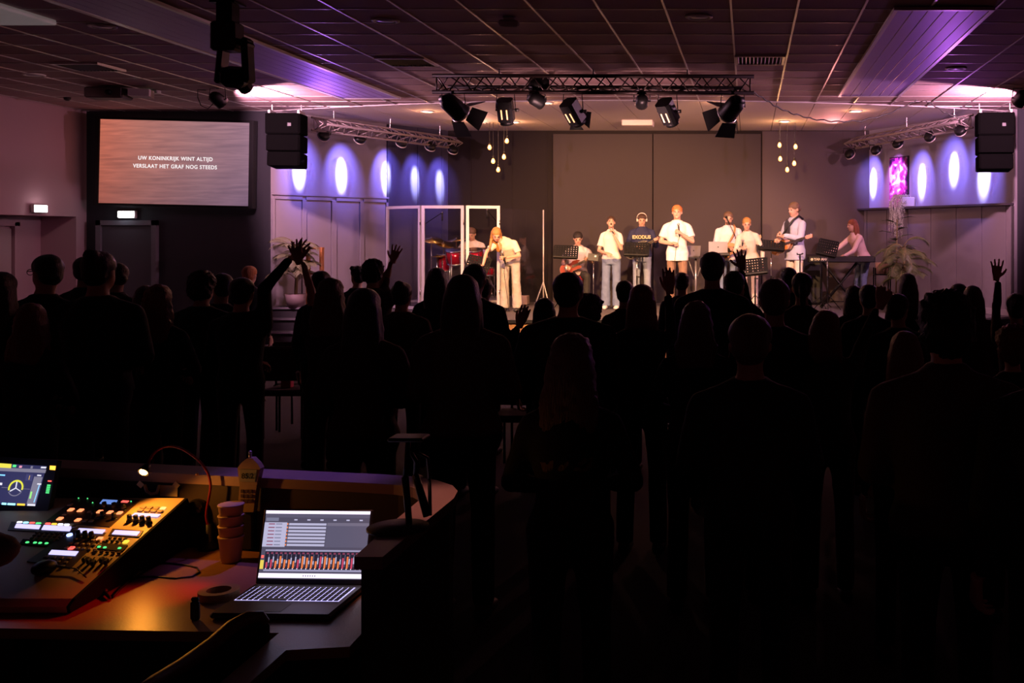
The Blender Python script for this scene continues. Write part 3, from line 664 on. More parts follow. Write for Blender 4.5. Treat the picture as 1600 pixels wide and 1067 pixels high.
pendant(19.2, ((1218, 226.5, 'top left glowing bulb of the right cluster'), (1243, 229, 'top right glowing bulb of the right cluster'), (1219, 248, 'middle left glowing bulb of the right cluster'), (1241, 255, 'middle right glowing bulb of the right cluster'), (1230, 265, 'lowest glowing bulb of the right cluster')), g2)

# painting on the ledge
mp_ = bpy.data.materials.new('abstract_painting'); mp_.use_nodes = True; nt = mp_.node_tree; bs = nt.nodes['Principled BSDF']
tc = nt.nodes.new('ShaderNodeTexCoord'); nz = nt.nodes.new('ShaderNodeTexNoise'); nz.inputs['Scale'].default_value = 7; nz.inputs['Detail'].default_value = 7; nz.inputs['Distortion'].default_value = .4
nt.links.new(tc.outputs['Object'], nz.inputs['Vector']); cr = nt.nodes.new('ShaderNodeValToRGB'); nt.links.new(nz.outputs['Fac'], cr.inputs[0])
els = cr.color_ramp.elements; els[0].position = .36; els[0].color = (.02, .005, .04, 1); els[1].position = .6; els[1].color = (.9, .75, .85, 1)
for pp, cc in ((.43, (.10, .02, .14, 1)), (.49, (.45, .03, .22, 1)), (.55, (.35, .10, .45, 1))): e = els.new(pp); e.color = cc
nt.links.new(cr.outputs[0], bs.inputs['Base Color']); bs.inputs['Roughness'].default_value = .5
a_, _ = on_wall(E2, G, 1393); c_, _ = on_wall(E2, G, 1420); d = (c_-a_).normalized()
pt = thing('painting', 'tall abstract painting in white, pink and violet leaning on the ledge', 'painting', (a_+c_)/2+nr*.05+V((0, 0, 2.52)))
MB().prism(*slab(a_, c_, nr, 2.522, ZZ(247, 19.9), .03, .05)).build('canvas', mp_, pt, world=True)
MB().prism(*slab(a_-d*.02, c_+d*.02, nr, 2.521, ZZ(247, 19.9)+.02, .005, .03)).build('stretcher', M_bp, pt, world=True)

# ------------------------------------------------------------------ people
PEND = []
def cloudtex(name, size):
    t = bpy.data.textures.get(name) or bpy.data.textures.new(name, 'CLOUDS'); t.noise_scale = size; return t
def fuse(o, vox, smooth=3, disp=0.0, dsize=.03, hands=None, fac=.5):
    """union the overlapping pieces of o into one skin; baked at the end of the script"""
    m = o.modifiers.new('r', 'REMESH'); m.mode = 'VOXEL'; m.voxel_size = vox; m.use_smooth_shade = True
    if smooth: m = o.modifiers.new('s', 'SMOOTH'); m.factor = fac; m.iterations = smooth
    if disp:
        m = o.modifiers.new('d', 'DISPLACE'); m.texture = cloudtex('clouds%g' % dsize, dsize); m.strength = disp; m.mid_level = .4; m.texture_coords = 'LOCAL'
    PEND.append((o, hands or [])); return o
HAND = {}
def make_hand(kind):
    """right-handed wrist at origin, fingers along +Z, palm facing -Y, thumb on +X"""
    b = MB(); pz = .088
    b.loft([((0, 0, -.02), .026, .019), ((0, 0, .012), .029, .018), ((.0, 0, .05), .040, .015), ((0, 0, pz), .042, .013), ((0, 0, pz+.008), .036, .010)], 14)
    curl = {'open': (.10, .12, .10), 'flat': (.06, .08, .08), 'relax': (.55, .55, .35), 'grip': (1.25, 1.45, .8)}[kind]
    spread = {'open': .20, 'flat': .035, 'relax': .05, 'grip': .02}[kind]
    for i, (x, ln) in enumerate(((.033, .072), (.011, .080), (-.011, .075), (-.032, .058))):
        a = spread*(1.5-i)*.9; p = V((x, 0, pz-.012)); ang = 0; r = .0095
        for j, fr_ in enumerate((.46, .30, .24)):
            ang += curl[j]; l = ln*fr_*(1.12 if j == 0 else 1)
            d = V((math.sin(a)*math.cos(ang), -math.sin(ang), math.cos(a)*math.cos(ang))).normalized(); q = p+d*l
            b.cap(p, q, r, r*.92, 10); p = q; r *= .92
    t0 = V((.026, -.004, .022)); sp_ = {'open': .95, 'flat': .55, 'relax': .5, 'grip': .55}[kind]
    if kind == 'grip':
        t1 = t0+V((.030, -.022, .022)); t2 = t1+V((-.004, -.030, .016)); t3 = t2+V((-.022, -.008, .008))
    else:
        dd = V((math.sin(sp_), -.25, math.cos(sp_))).normalized(); t1 = t0+dd*.036; t2 = t1+(dd+V((-.15, -.1, .15))).normalized()*.030; t3 = t2+(dd+V((-.3, -.15, .3))).normalized()*.022
    b.cap(t0, t1, .014, .012, 10).cap(t1, t2, .0115, .0105, 10).cap(t2, t3, .0105, .009, 10)
    o = b.build('hand_'+kind, mat('skin', (.62, .36, .26), .55)); o.hide_render = True
    m = o.modifiers.new('r', 'REMESH'); m.mode = 'VOXEL'; m.voxel_size = .0052
    m = o.modifiers.new('s', 'SMOOTH'); m.factor = .4; m.iterations = 2
    HAND[kind] = o
for k_ in ('open', 'flat', 'relax', 'grip'): make_hand(k_)

M_skin = mat('skin', (.62, .36, .26), .55)
M_skin2 = mat('skin_tan', (.45, .25, .17), .55)
M_eye = mat('eye_dark', (.02, .015, .015), .2)
M_lip = mat('lip', (.45, .13, .11), .5)
def cloth(name, c, rough=.85): return mat('cloth_'+name, c, rough, bump=.5, scale=9, var=.08)
def denim(name, c): return mat('denim_'+name, c, .85, bump=.9, scale=11, var=.22)
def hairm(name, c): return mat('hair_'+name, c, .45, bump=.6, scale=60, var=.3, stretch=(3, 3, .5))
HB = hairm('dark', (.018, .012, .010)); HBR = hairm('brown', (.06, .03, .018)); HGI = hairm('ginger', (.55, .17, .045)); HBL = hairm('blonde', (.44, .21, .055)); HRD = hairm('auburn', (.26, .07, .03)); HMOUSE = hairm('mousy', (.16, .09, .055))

def person(label, x, y, z0, H, rz, hair='short', hcol=HB, top=None, legs=None, skin=M_skin, female=False, sleeve='long', pose=None,
           head=(0, 0, 0), build_=1.0, det=0, group=None, shoes=M_bp, longlen=.38, wide=0.0, hands=('relax', 'relax'), name='person', untuck=.93, collar=False, beard=False):
    """pose holds joints in metres for a 1.75 m body facing -Y: pel, chest, neck, head, eL, wL, eR, wR, kL, aL, kR, aR (L is +X)"""
    s = H/1.75; pz = dict(pose or {}); fem = .88 if female else 1.0
    J = dict(pel=(0, .02, .95), chest=(0, .01, 1.36), neck=(0, .015, 1.50), head=(0, -.012, 1.626))
    J.update({k: v for k, v in pz.items() if k in J}); J = {k: V(v) for k, v in J.items()}
    sw = .178*fem*build_
    dlt = J['chest']-V((0, .01, 1.36))
    tw = pz.get('tw', 0); TR = Matrix.Rotation(tw, 3, 'Z')
    ax = (J['neck']-J['chest']).normalized(); lean = V((0, 0, 1)).rotation_difference((J['chest']-J['pel']).normalized()).to_matrix() if 'chest' in pz else Matrix.Identity(3)
    def sh(sgn): return J['chest']+lean@(TR@V((sgn*sw, .0, .022)))
    def get(k, dflt): return V(pz[k]) if k in pz else V(dflt)
    arms = {}
    for sgn, n_ in ((1, 'L'), (-1, 'R')):
        S_ = sh(sgn)
        arms[n_] = (S_, get('e'+n_, S_+V((sgn*.055, .02, -.29))), get('w'+n_, S_+V((sgn*.045, -.06, -.53))))
    lg = {}
    for sgn, n_ in ((1, 'L'), (-1, 'R')):
        hp_ = J['pel']+V((sgn*.09, 0, -.02))
        a_ = get('a'+n_, (sgn*.11, .03, .085)); k_ = get('k'+n_, (hp_+a_)/2+V((0, -.025, .02))); lg[n_] = (hp_, k_, a_)
    def sec(t):          # spine point for a body height t of the standing figure
        if t <= .95: return J['pel']+V((0, 0, t-.95))
        if t <= 1.36: return J['pel'].lerp(J['chest'], (t-.95)/.41)
        return J['chest'].lerp(J['neck'], (t-1.36)/.14)
    B_ = build_
    def prof(inf, lo=.86):
        w_ = [(lo, .150, .105), (.95, .172*(1.04 if female else 1), .118), (1.08, .140*(.92 if female else 1), .100), (1.22, .155*fem, .108), (1.33, .172*fem, .116), (1.395, .142*fem, .100), (1.445, .098*fem, .080), (1.495, .064, .062)]
        return [(sec(t), rx*B_+inf, ry*B_+inf) for t, rx, ry in w_ if t >= lo-.001]
    side = TR@V((1, 0, 0))
    T = thing(name, label, 'person', (x, y, z0), rz, group)
    Sc = Matrix.Scale(s, 4)
    # body: one skin from head to ankles
    b = MB(); b.loft(prof(-.012), 18, side)
    HR = Euler((head[0], head[1], head[2])).to_matrix(); hc = J['head']
    def hl(v): return hc+HR@V(v)
    b.cap(J['neck']-V((0, 0, .03)), hl((0, .022, -.07)), .058*(.9 if female else 1), .054*(.9 if female else 1))
    fw = .93 if female else 1.0
    b.sph(hl((0, .015, .025)), (.080*fw, .098, .088), 18, 12, HR).sph(hl((0, -.022, -.035)), (.064*fw, .070, .080), 16, 10, HR).sph(hl((0, -.058, -.088)), (.030, .030, .024), 10, 7, HR)
    b.cap(hl((0, -.092, .012)), hl((0, -.108, -.022)), .009, .013, 8)      # nose
    for sx in (-1, 1): b.sph(hl((sx*.081*fw, .012, -.012)), (.010, .018, .028), 8, 6, HR)
    if det: b.sph(hl((-.03, -.082, .022)), (.022, .012, .008), 8, 6, HR).sph(hl((.03, -.082, .022)), (.022, .012, .008), 8, 6, HR)
    for n_ in 'LR':
        S_, e_, w_ = arms[n_]; r_ = B_*(.88 if female else 1)
        b.cap(J['chest'].lerp(J['neck'], .5)+(S_-J['chest'])*.25, S_, .044*r_, .050*r_).cap(S_, e_, .047*r_, .037*r_).cap(e_, e_.lerp(w_, .35), .037*r_, .038*r_).cap(e_.lerp(w_, .35), w_, .038*r_, .026*r_)
        h_, k_, a_ = lg[n_]
        b.cap(h_, k_, .075, .050).cap(k_, k_.lerp(a_, .35), .050, .052).cap(k_.lerp(a_, .35), a_, .052, .034).cap(a_, a_+V((0, -.06, -.035)), .036, .030)
    b.xf(Sc); body = b.build('body', skin, T, True)
    hs = []
    for n_, hk in zip('LR', hands):
        S_, e_, w_ = arms[n_]; fz = (w_-e_).normalized(); pn = V(pz.get('p'+n_, (0, 0, 0)))
        if pn.length < .1: pn = V((-1 if n_ == 'L' else 1, -.25, 0)) if abs(fz.z) > .6 else V((0, .3, -1))
        yv = -(pn-fz*pn.dot(fz)).normalized(); xv = yv.cross(fz)
        fl_ = pz.get('f'+n_)                                     # thumb side: flip when this is the left hand
        if fl_ is None: fl_ = (n_ == 'L')
        if fl_: xv = -xv
        hs.append((hk, Sc@Matrix(((xv.x, yv.x, fz.x, w_.x), (xv.y, yv.y, fz.y, w_.y), (xv.z, yv.z, fz.z, w_.z), (0, 0, 0, 1))), fl_))
    fuse(body, (.0115 if det else .021), 3, hands=hs)
    # top
    b = MB(); lo = untuck; b.loft([(c_, rx, ry) for c_, rx, ry in prof(.010+wide*.5, lo)], 20, side)
    if lo < .9: b.loft([(sec(lo), .172*B_+wide, .125*B_+wide), (sec(.97), .172*B_+wide, .125*B_+wide)], 20, side)
    for n_ in 'LR':
        S_, e_, w_ = arms[n_]; r_ = B_*(.9 if female else 1); b.cap(J['chest'].lerp(J['neck'], .55)+(S_-J['chest'])*.25, S_, .050*r_, .058*r_)
        if sleeve == 'long': b.cap(S_, e_, .060*r_+wide*.3, .050*r_+wide*.3).cap(e_, e_.lerp(w_, .93), .050*r_+wide*.3, .034*r_+wide*.2)
        elif sleeve == 'short': b.cyl(S_, S_.lerp(e_, .72), .058*r_+wide*.3, .066*r_+wide*.3, 14)
        elif sleeve == 'rolled': b.cap(S_, e_, .060*r_+wide*.3, .050*r_).cap(e_, e_.lerp(w_, .35), .050*r_, .045*r_)
    if collar: b.lathe([(.062, 0), (.074, .01), (.070, .045), (.055, .04)], J['neck']-V((0, 0, .02)), 16)
    b.xf(Sc); fuse(b.build('top', top or cloth('black', (.012, .012, .014)), T, True), .012 if det else .022, 3, disp=.012 if det else .008, dsize=.11)
    # trousers
    lm = legs or cloth('black_trousers', (.012, .012, .015)); fl2 = pz.get('flare', 0)
    b = MB(); b.loft([(sec(.84), .150*B_, .112), (sec(.92), .174*B_*(1.05 if female else 1), .124), (sec(.985), .168*B_, .118), (sec(1.03), .150*B_, .108)], 20, side)
    for n_ in 'LR':
        h_, k_, a_ = lg[n_]
        b.cap(h_, k_, .088, .062+fl2*.012).cyl(k_, a_+V((0, 0, -.02)), .064+fl2*.012, .058+fl2*.03, 14).sph(k_, .064+fl2*.012, 12, 8)
    b.xf(Sc); fuse(b.build('trousers', lm, T, True), .013 if det else .026, 3, disp=.014 if det else 0, dsize=.07)
    for n_ in 'LR':
        h_, k_, a_ = lg[n_]; b = MB(); ft_ = V(pz.get('t'+n_, (0, -1, 0))).normalized()
        yw = math.atan2(ft_.x, -ft_.y); R3 = Matrix.Rotation(yw, 3, 'Z'); o_ = V((a_.x, a_.y, max(a_.z-.085, 0)))
        pr_ = [((0, .07, .045), .030, .035), ((0, .03, .05), .040, .048), ((0, -.04, .045), .043, .042), ((0, -.12, .034), .047, .032), ((0, -.17, .028), .036, .022)]
        b.loft([(o_+R3@V(c_), rx, ry) for c_, rx, ry in pr_], 14, R3@V((1, 0, 0))).xf(Sc).build('shoe', shoes, T, True)
    # hair
    b = MB(); vx = .011 if det else .014; dsp, dsz = .006, .05
    if hair != 'bald':
        b.sph(hl((0, .020, .040)), (.089*fw, .101, .083), 18, 12, HR)
        if hair in ('short', 'curly', 'pony', 'bun'): b.sph(hl((0, .05, -.01)), (.076*fw, .065, .075), 14, 9, HR)
        if hair == 'curly': b.sph(hl((0, .02, .055)), (.098, .105, .085), 16, 10, HR).sph(hl((0, .055, 0)), (.095, .08, .09), 14, 9, HR); dsp, dsz = .045, .022
        if hair == 'quiff': b.sph(hl((0, -.035, .085)), (.062, .052, .036), 14, 9, HR).sph(hl((0, .05, .0)), (.076, .065, .075), 14, 9, HR); dsp, dsz = .018, .018
        if hair in ('long', 'wavy', 'bob'):
            ln = {'bob': .17}.get(hair, longlen); back = J['neck']+V((0, .085, 0))
            sx_ = .108*fw if hair != 'bob' else .100
            cs = [(hl((0, .02, .07)), .070, .070), (hl((0, .045, 0)), .098*fw, .075), (hl((0, .06, -.08)), sx_, .062)]
            e0 = hl((0, .06, -.08)); n3 = 4
            for k in range(1, n3+1):
                f_ = k/n3; p = e0.lerp(V((back.x, max(back.y, e0.y-.0), e0.z-ln)), f_); p.z = e0.z-(ln-.08)*f_ if ln > .08 else e0.z-ln*f_
                cs.append((p, sx_*(1.04-.22*f_*f_)+(.018 if hair == 'wavy' else 0), .050-.018*f_))
            b.loft(cs, 20)
            for sx in (-1, 1): b.cap(hl((sx*.075*fw, .02, .0)), hl((sx*.083*fw, .012, -.10)), .026, .024).cap(hl((sx*.083*fw, .012, -.10)), V(hl((sx*.088*fw, .03, -.08)))+V((sx*.012, pz.get('lock', .02), -ln*.62)), .028, .018)
            if hair == 'wavy': dsp, dsz = .020, .018
        if hair == 'bun': b.sph(hl((0, .085, .095)), (.045, .042, .042), 12, 8, HR)
        if hair == 'lowbun': b.sph(hl((0, .05, -.01)), (.072*fw, .06, .07), 14, 9, HR).sph(hl((0, .125, -.02)), (.036, .032, .036), 12, 8, HR)
        if hair == 'pony': b.cap(hl((0, .10, .04)), hl((0, .15, -.02)), .028, .034).cap(hl((0, .15, -.02)), hl((0, .13, -.20)), .034, .014)
        if hair == 'twobuns':
            for sx in (-1, 1): b.sph(hl((sx*.075, .03, .09)), (.034, .032, .034), 12, 8, HR)
            b.sph(hl((0, .05, -.01)), (.078*fw, .065, .075), 14, 9, HR)
        b.xf(Sc); fuse(b.build('hair', hcol, T, True), vx, 2, disp=dsp, dsize=dsz)
    if beard: fuse(MB().sph(hl((0, -.040, -.078)), (.056, .058, .045), 14, 9, HR).xf(Sc).build('beard', hcol, T, True), .01, 1, disp=.01, dsize=.02)
    if det:
        for sx in (-1, 1): MB().sph(hl((sx*.030, -.086, .004)), (.013, .006, .007), 10, 6, HR).xf(Sc).build('eye', M_eye, T, True)
        op = pz.get('mouth', .006); MB().sph(hl((0, -.094, -.056)), (.021, .008, op), 10, 6, HR).xf(Sc).build('mouth', M_lip if op < .01 else M_eye, T, True)
        for sx in (-1, 1): MB().cap(hl((sx*.016, -.094, .026)), hl((sx*.042, -.084, .028)), .004, .003, 6).xf(Sc).build('eyebrow', hcol, T, True)
    return T, J, arms, s, hl

def worldpt(T, v): return Matrix.Translation(T.location)@Matrix.Rotation(T.rotation_euler.z, 4, 'Z')@V(v)
def mic(T, hand, tip, label, cord=None):
    """hand-held microphone: grip point and head given in T's space"""
    g, h = worldpt(T, hand), worldpt(T, tip); d = (h-g).normalized()
    t = thing('microphone', label, 'microphone', g-d*.1)
    MB().cyl(g-d*.10, h-d*.03, .011, .016, 12).build('handle', M_bp, t, True, world=True)
    MB().sph(h, .026, 12, 8).build('grille', mat('mic_grille', (.45, .42, .40), .35, .8), t, True, world=True)
    if cord: MB().tube([g-d*.10]+[worldpt(T, c) for c in cord], .005, 6).build('cord', M_bp, t, True, world=True)
    return t

# ------------------------------------------------------------------ the band
WT = cloth('white_tee', (.80, .72, .68)); JE = denim('blue', (.16, .21, .34)); JP = denim('pale', (.28, .33, .45)); JG = denim('faded', (.38, .36, .34))
def at(px, Y): return XX(px, Y), Y, SZ
x_, y_, z_ = at(796, 18.1)
T, J, ar, s, hl = person('blonde woman in white top and faded wide jeans bending over a music stand', x_, y_, z_, 1.70, 0, 'long', HBL, cloth('cream', (.82, .70, .58)), JG, female=True, sleeve='short', det=1, longlen=.34, head=(.62, 0, .35), hands=('grip', 'relax'),
    pose=dict(pel=(0, .06, .93), chest=(-.02, -.20, 1.20), neck=(-.09, -.29, 1.29), head=(-.14, -.38, 1.375), eL=(.22, -.20, 1.00), wL=(.02, -.36, .97), eR=(-.32, -.34, 1.08), wR=(-.36, -.44, .84), aL=(.14, .02, .085), aR=(-.10, .06, .085), flare=1, lock=-.06, pL=(0, .3, -1)))
mic(T, (.0, -.40, .93), (-.02, -.43, 1.03), 'microphone held low by the bending blonde woman', [(.0, -.40, .7), (.02, -.3, .35), (.05, -.25, .02)])
x_, y_, z_ = at(955, 18.7)
T, J, ar, s, hl = person('dark haired woman in white tee and jeans singing with a raised microphone', x_, y_, z_, 1.67, -.08, 'short', HBR, WT, JE, female=True, sleeve='short', det=1, head=(-.22, 0, .22), hands=('grip', 'relax'), shoes=M_white,
    pose=dict(eL=(.21, -.10, 1.13), wL=(.09, -.21, 1.39), eR=(-.23, -.02, 1.10), wR=(-.03, -.24, 1.04), flare=1, mouth=.016, pL=(-1, -.3, 0), pR=(0, .5, -1)))
MB().sph(hl((0, .10, .0))*s, .03, 12, 8).build('hair_knot', HBR, T, True)
mic(T, (.06*s, -.215*s, 1.47*s), (.03, -.15, 1.50*s), 'microphone at the lips of the woman in the white tee')
x_, y_, z_ = at(1058, 18.5)
T, J, ar, s, hl = person('man with ginger quiff in loose white tee and brown trousers holding a microphone', x_, y_, z_, 1.86, 0, 'quiff', HGI, WT, cloth('brown', (.22, .13, .08)), sleeve='short', det=1, wide=.014, untuck=.82, hands=('grip', 'grip'),
    pose=dict(eL=(.26, -.06, 1.14), wL=(.07, -.22, 1.27), eR=(-.27, -.02, 1.14), wR=(-.05, -.23, 1.10), pL=(-1, .2, 0), pR=(0, .5, -1)))
mic(T, (.05*s, -.27*s, 1.31*s), (.04*s, -.26*s, 1.42*s), 'microphone before the chest of the ginger haired man', [(.0, -.27, 1.1), (-.03, -.27, .8), (0, -.2, .4), (.05, -.2, .02)])
x_, y_, z_ = at(1003, 19.3)
T, J, ar, s, hl = person('guitarist in navy printed hoodie and pale jeans wearing white headphones', x_, y_, z_, 1.73, .05, 'short', HBR, cloth('navy', (.022, .025, .075)), JP, det=1, wide=.02, head=(.28, 0, .1), hands=('grip', 'relax'),
    pose=dict(eL=(.26, -.04, 1.15), wL=(.28, -.30, 1.24), eR=(-.27, .02, 1.14), wR=(-.06, -.24, 1.10), pL=(-.2, .3, 1)))
MB().tube([hl((-.088*math.cos(a_), .01, .03+.095*math.sin(a_)))*s for a_ in [PI*i/12 for i in range(13)]], .008, 8).build('headphone_band', M_white, T, True)
for sx in (-1, 1): MB().cyl(hl((sx*.070, .01, -.01))*s, hl((sx*.10, .01, -.01))*s, .034, .030, 14).build('ear_cup', M_white, T, True)
text('EXODUS', 'hoodie_letters', .085, mat('print_cream', (.7, .55, .35), .8), T, frame_M(V((0, -.155, 1.30))*s, (1, 0, 0), (0, 0, 1)), .004, .003)
GU_T1 = T
def guitar(label, org, neck_dir, face, kind='electric', sc=1.0, col=(.5, .2, .05), rest=None):
    """org body centre; neck_dir direction of neck; face outward normal"""
    M = frame_M(org, neck_dir, V(face).cross(V(neck_dir))); M = M@Matrix.Scale(sc, 4)
    t = thing('guitar', label, 'guitar', org); out = []
    W_ = .19 if kind == 'acoustic' else .155; L_ = .25 if kind == 'acoustic' else .21
    for i in range(36):
        a_ = 2*PI*i/36; r = 1-.30*math.exp(-((abs(math.sin(a_))-1)**2)/.03)*(1 if abs(math.cos(a_)) < .5 else 0); wx = W_*(1.0 if math.cos(a_) < 0 else .78)
        xo = L_*math.cos(a_); yo = wx*math.sin(a_)*r
        if kind != 'acoustic' and math.cos(a_) > .55 and abs(math.sin(a_)) > .35: xo += .07
        out.append((xo, yo))
    th = .05 if kind == 'acoustic' else .022
    m = mat(label[:12].replace(' ', '_')+'_finish', col, .25, coat=.5)
    MB().prism(out, -th, th, M).build('guitar_body', m, t, world=True)
    MB().prism([(p*1.012, q*1.012) for p, q in out], -th-.0005, -th+.006, M).prism([(p*1.012, q*1.012) for p, q in out], th-.006, th-.0005, M).build('binding', mat('cream_binding', (.75, .65, .5), .4), t, world=True)
    nb = L_*.75; ne = nb+.42 if kind != 'bass' else nb+.55
    MB().prism([(nb-.1, -.026), (ne, -.021), (ne, .021), (nb-.1, .026)], th, th+.018, M).build('fretboard', mat('fretboard', (.05, .03, .02), .5), t, world=True)
    MB().prism([(ne, -.022), (ne+.05, -.038), (ne+.16, -.034), (ne+.17, .03), (ne+.05, .038), (ne, .022)], th-.006, th+.010, M).build('headstock', m, t, world=True)
    for k in range(3):
        for sy in (-1, 1): MB().cyl(M@V((ne+.04+k*.045, sy*.03, th)), M@V((ne+.04+k*.045, sy*.052, th)), .006, n=6).build('tuning_peg', M_chrome, t, world=True)
    MB().box(M@V((-L_*.45, 0, th+.008)), (.02, .11, .012), M.to_3x3().normalized().to_euler()).build('bridge', M_bp, t, world=True)
    if kind == 'acoustic':
        MB().cyl(M@V((L_*.28, 0, th)), M@V((L_*.28, 0, th+.004)), .05, n=20).build('sound_hole', M_matte, t, world=True)
        MB().prism([(-.06, -.03), (.05, -.05), (.04, -.11), (-.06, -.12)], th+.0035, th+.006, M).build('pickguard', M_bp, t, world=True)
    b = MB()
    for k in range(6): b.cyl(M@V((-L_*.45, -.018+.007*k, th+.022)), M@V((ne+.02, -.014+.0056*k, th+.022)), .0009, n=4)
    o = b.build('strings', M_chrome, t, world=True)
    return t
g = lambda T, v: worldpt(T, v)
guitar('dark electric guitar held by the man in the navy hoodie', g(T, (-.10, -.21, 1.05)), (.86, -.12, .42), (0, -1, .15), 'electric', 1.0, (.03, .02, .03))
x_, y_, z_ = at(1138, 19.3)
T, J, ar, s, hl = person('bearded man in white shirt with guitar strap behind the silver laptop', x_, y_, z_, 1.76, .05, 'short', HMOUSE, cloth('shirt_white', (.78, .68, .68)), JE, det=1, wide=.02, untuck=.86, sleeve='rolled', head=(.2, 0, .1), hands=('relax', 'relax'), beard=True,
    pose=dict(eL=(.25, -.02, 1.13), wL=(.17, -.27, 1.10), eR=(-.25, -.0, 1.13), wR=(-.02, -.26, 1.08)))
MB().tube([V(v)*s for v in ((.10, -.02, 1.505), (.12, -.10, 1.46), (.10, -.160, 1.34), (.02, -.165, 1.2), (-.06, -.16, 1.08))], .016, 8).build('guitar_strap', mat('strap_tan', (.45, .22, .09), .7), T, True)
guitar('amber acoustic guitar hidden behind the silver laptop', g(T, (-.04, -.24, 1.03)), (.88, -.10, .38), (0, -1, .1), 'acoustic', .9, (.5, .22, .07))
x_, y_, z_ = at(1170, 18.6)
T, J, ar, s, hl = person('fair haired woman in beige knit top leaning toward a low music stand', x_, y_, z_, 1.68, -.05, 'lowbun', HBL, cloth('beige', (.66, .56, .46)), cloth('cream_trousers', (.72, .60, .50)), female=True, det=1, head=(.25, 0, .12), hands=('relax', 'grip'), shoes=M_white,
    pose=dict(pel=(.02, .04, .94), chest=(-.02, -.07, 1.33), neck=(-.025, -.10, 1.46), head=(-.03, -.15, 1.585), eL=(.26, -.06, 1.10), wL=(.26, -.20, .86), eR=(-.24, -.10, 1.08), wR=(-.10, -.30, 1.14), pR=(1, .2, 0)))
mic(T, (-.10, -.33, 1.12), (-.09, -.34, 1.23), 'microphone held at the chest of the woman in beige')
x_, y_, z_ = at(1241, 18.8)
T, J, ar, s, hl = person('tall man in pale blue open shirt playing acoustic guitar, hair tied back', x_, y_, z_, 1.92, -.85, 'lowbun', HMOUSE, cloth('pale_blue', (.50, .52, .68)), cloth('ecru', (.78, .66, .56)), det=1, wide=.02, untuck=.80, head=(.22, 0, .0), hands=('grip', 'relax'),
    pose=dict(eL=(.27, -.12, 1.15), wL=(.14, -.36, 1.20), eR=(-.28, -.02, 1.13), wR=(-.08, -.27, 1.12), pL=(-.2, .6, 1)))
MB().prism([(-.05, 1.0), (.05, 1.0), (.055, 1.40), (.0, 1.47), (-.055, 1.40)], -.01, .01, Matrix.Translation((0, -.165*s, 0))@Matrix.Rotation(PI/2, 4, 'X')@Matrix.Scale(s, 4)).build('undershirt', mat('undershirt', (.04, .035, .045), .8), T)
MB().tube([V(v)*s for v in ((.10, .10, 1.47), (.11, .0, 1.52), (.10, -.12, 1.45), (.0, -.185, 1.3), (-.12, -.20, 1.12), (-.20, -.16, 1.05))], .020, 8).build('guitar_strap', M_bp, T, True)
guitar('sunburst acoustic guitar held by the tall man in pale blue', g(T, (-.06, -.27, 1.13)), V((.80, -.52, .26)) @ Matrix.Rotation(0, 3, 'Z'), V((-.35, -.92, .15)), 'acoustic', .9, (.55, .20, .05))
x_, y_, z_ = at(1342, 19.4)
T, J, ar, s, hl = person('woman with very long auburn hair in pink cardigan playing the keyboard', x_, y_, z_, 1.68, -1.05, 'long', HRD, cloth('pink', (.80, .55, .55)), JE, female=True, det=1, longlen=.55, head=(.15, 0, -.1), hands=('relax', 'relax'),
    pose=dict(pel=(0, .10, .93), chest=(0, -.08, 1.31), neck=(0, -.11, 1.44), head=(0, -.16, 1.565), eL=(.19, -.26, 1.08), wL=(.14, -.44, .98), eR=(-.20, -.32, 1.14), wR=(-.20, -.58, 1.04), lock=.05))
x_, y_, z_ = at(903, 19.5)
T, J, ar, s, hl = person('seated bass player in white tee with short dark hair, looking down', x_, y_, z_, 1.76, .15, 'short', HB, cloth('tee_pink', (.76, .64, .64)), cloth('charcoal', (.035, .032, .036)), det=1, sleeve='short', wide=.02, head=(.4, 0, .05), hands=('relax', 'relax'),
    pose=dict(pel=(0, .10, .60), chest=(0, .02, .99), neck=(0, .0, 1.13), head=(0, -.06, 1.255), eL=(.27, -.08, .82), wL=(.20, -.30, .86), eR=(-.27, .0, .80), wR=(-.20, -.25, .74), kL=(.17, -.34, .56), kR=(-.15, -.34, .56), aL=(.16, -.30, .085), aR=(-.16, -.26, .085)))
guitar('red brown bass guitar across the lap of the seated player', g(T, (-.14, -.24, .72)), (.90, -.05, .40), (0, -1, .15), 'bass', .9, (.28, .05, .03))
tl = thing('stool', 'red padded stool under the seated bass player', 'stool', (x_, y_+.08, z_))
MB().lathe([(0, .49), (.17, .49), (.185, .51), (.185, .54), (.17, .555), (0, .56)], (x_, y_+.10, z_), 24).build('seat', mat('stool_red', (.6, .02, .02), .4), tl, True, world=True)
for k in range(4):
    a_ = PI/4+PI/2*k; MB().cyl((x_+.13*math.cos(a_), y_+.10+.13*math.sin(a_), z_+.49), (x_+.2*math.cos(a_), y_+.10+.2*math.sin(a_), z_), .012, n=8).build('leg', M_chrome, tl, True, world=True)
# drummer
RY = .0
x_, y_, z_ = at(738, 19.75)
T, J, ar, s, hl = person('drummer in white tee seated behind the clear drum screen', x_, y_, SZ+.15, 1.74, .05, 'short', HMOUSE, cloth('tee_drummer', (.74, .66, .68)), cloth('charcoal', (.035, .032, .036)), det=1, sleeve='short', head=(.45, 0, 0), hands=('grip', 'grip'),
    pose=dict(pel=(0, .08, .56), chest=(0, .0, .96), neck=(0, -.03, 1.09), head=(0, -.09, 1.20), eL=(.28, -.08, .76), wL=(.16, -.33, .80), eR=(-.28, -.08, .76), wR=(-.2, -.34, .82), kL=(.2, -.34, .50), kR=(-.2, -.34, .50), aL=(.2, -.34, .085), aR=(-.22, -.34, .085)))

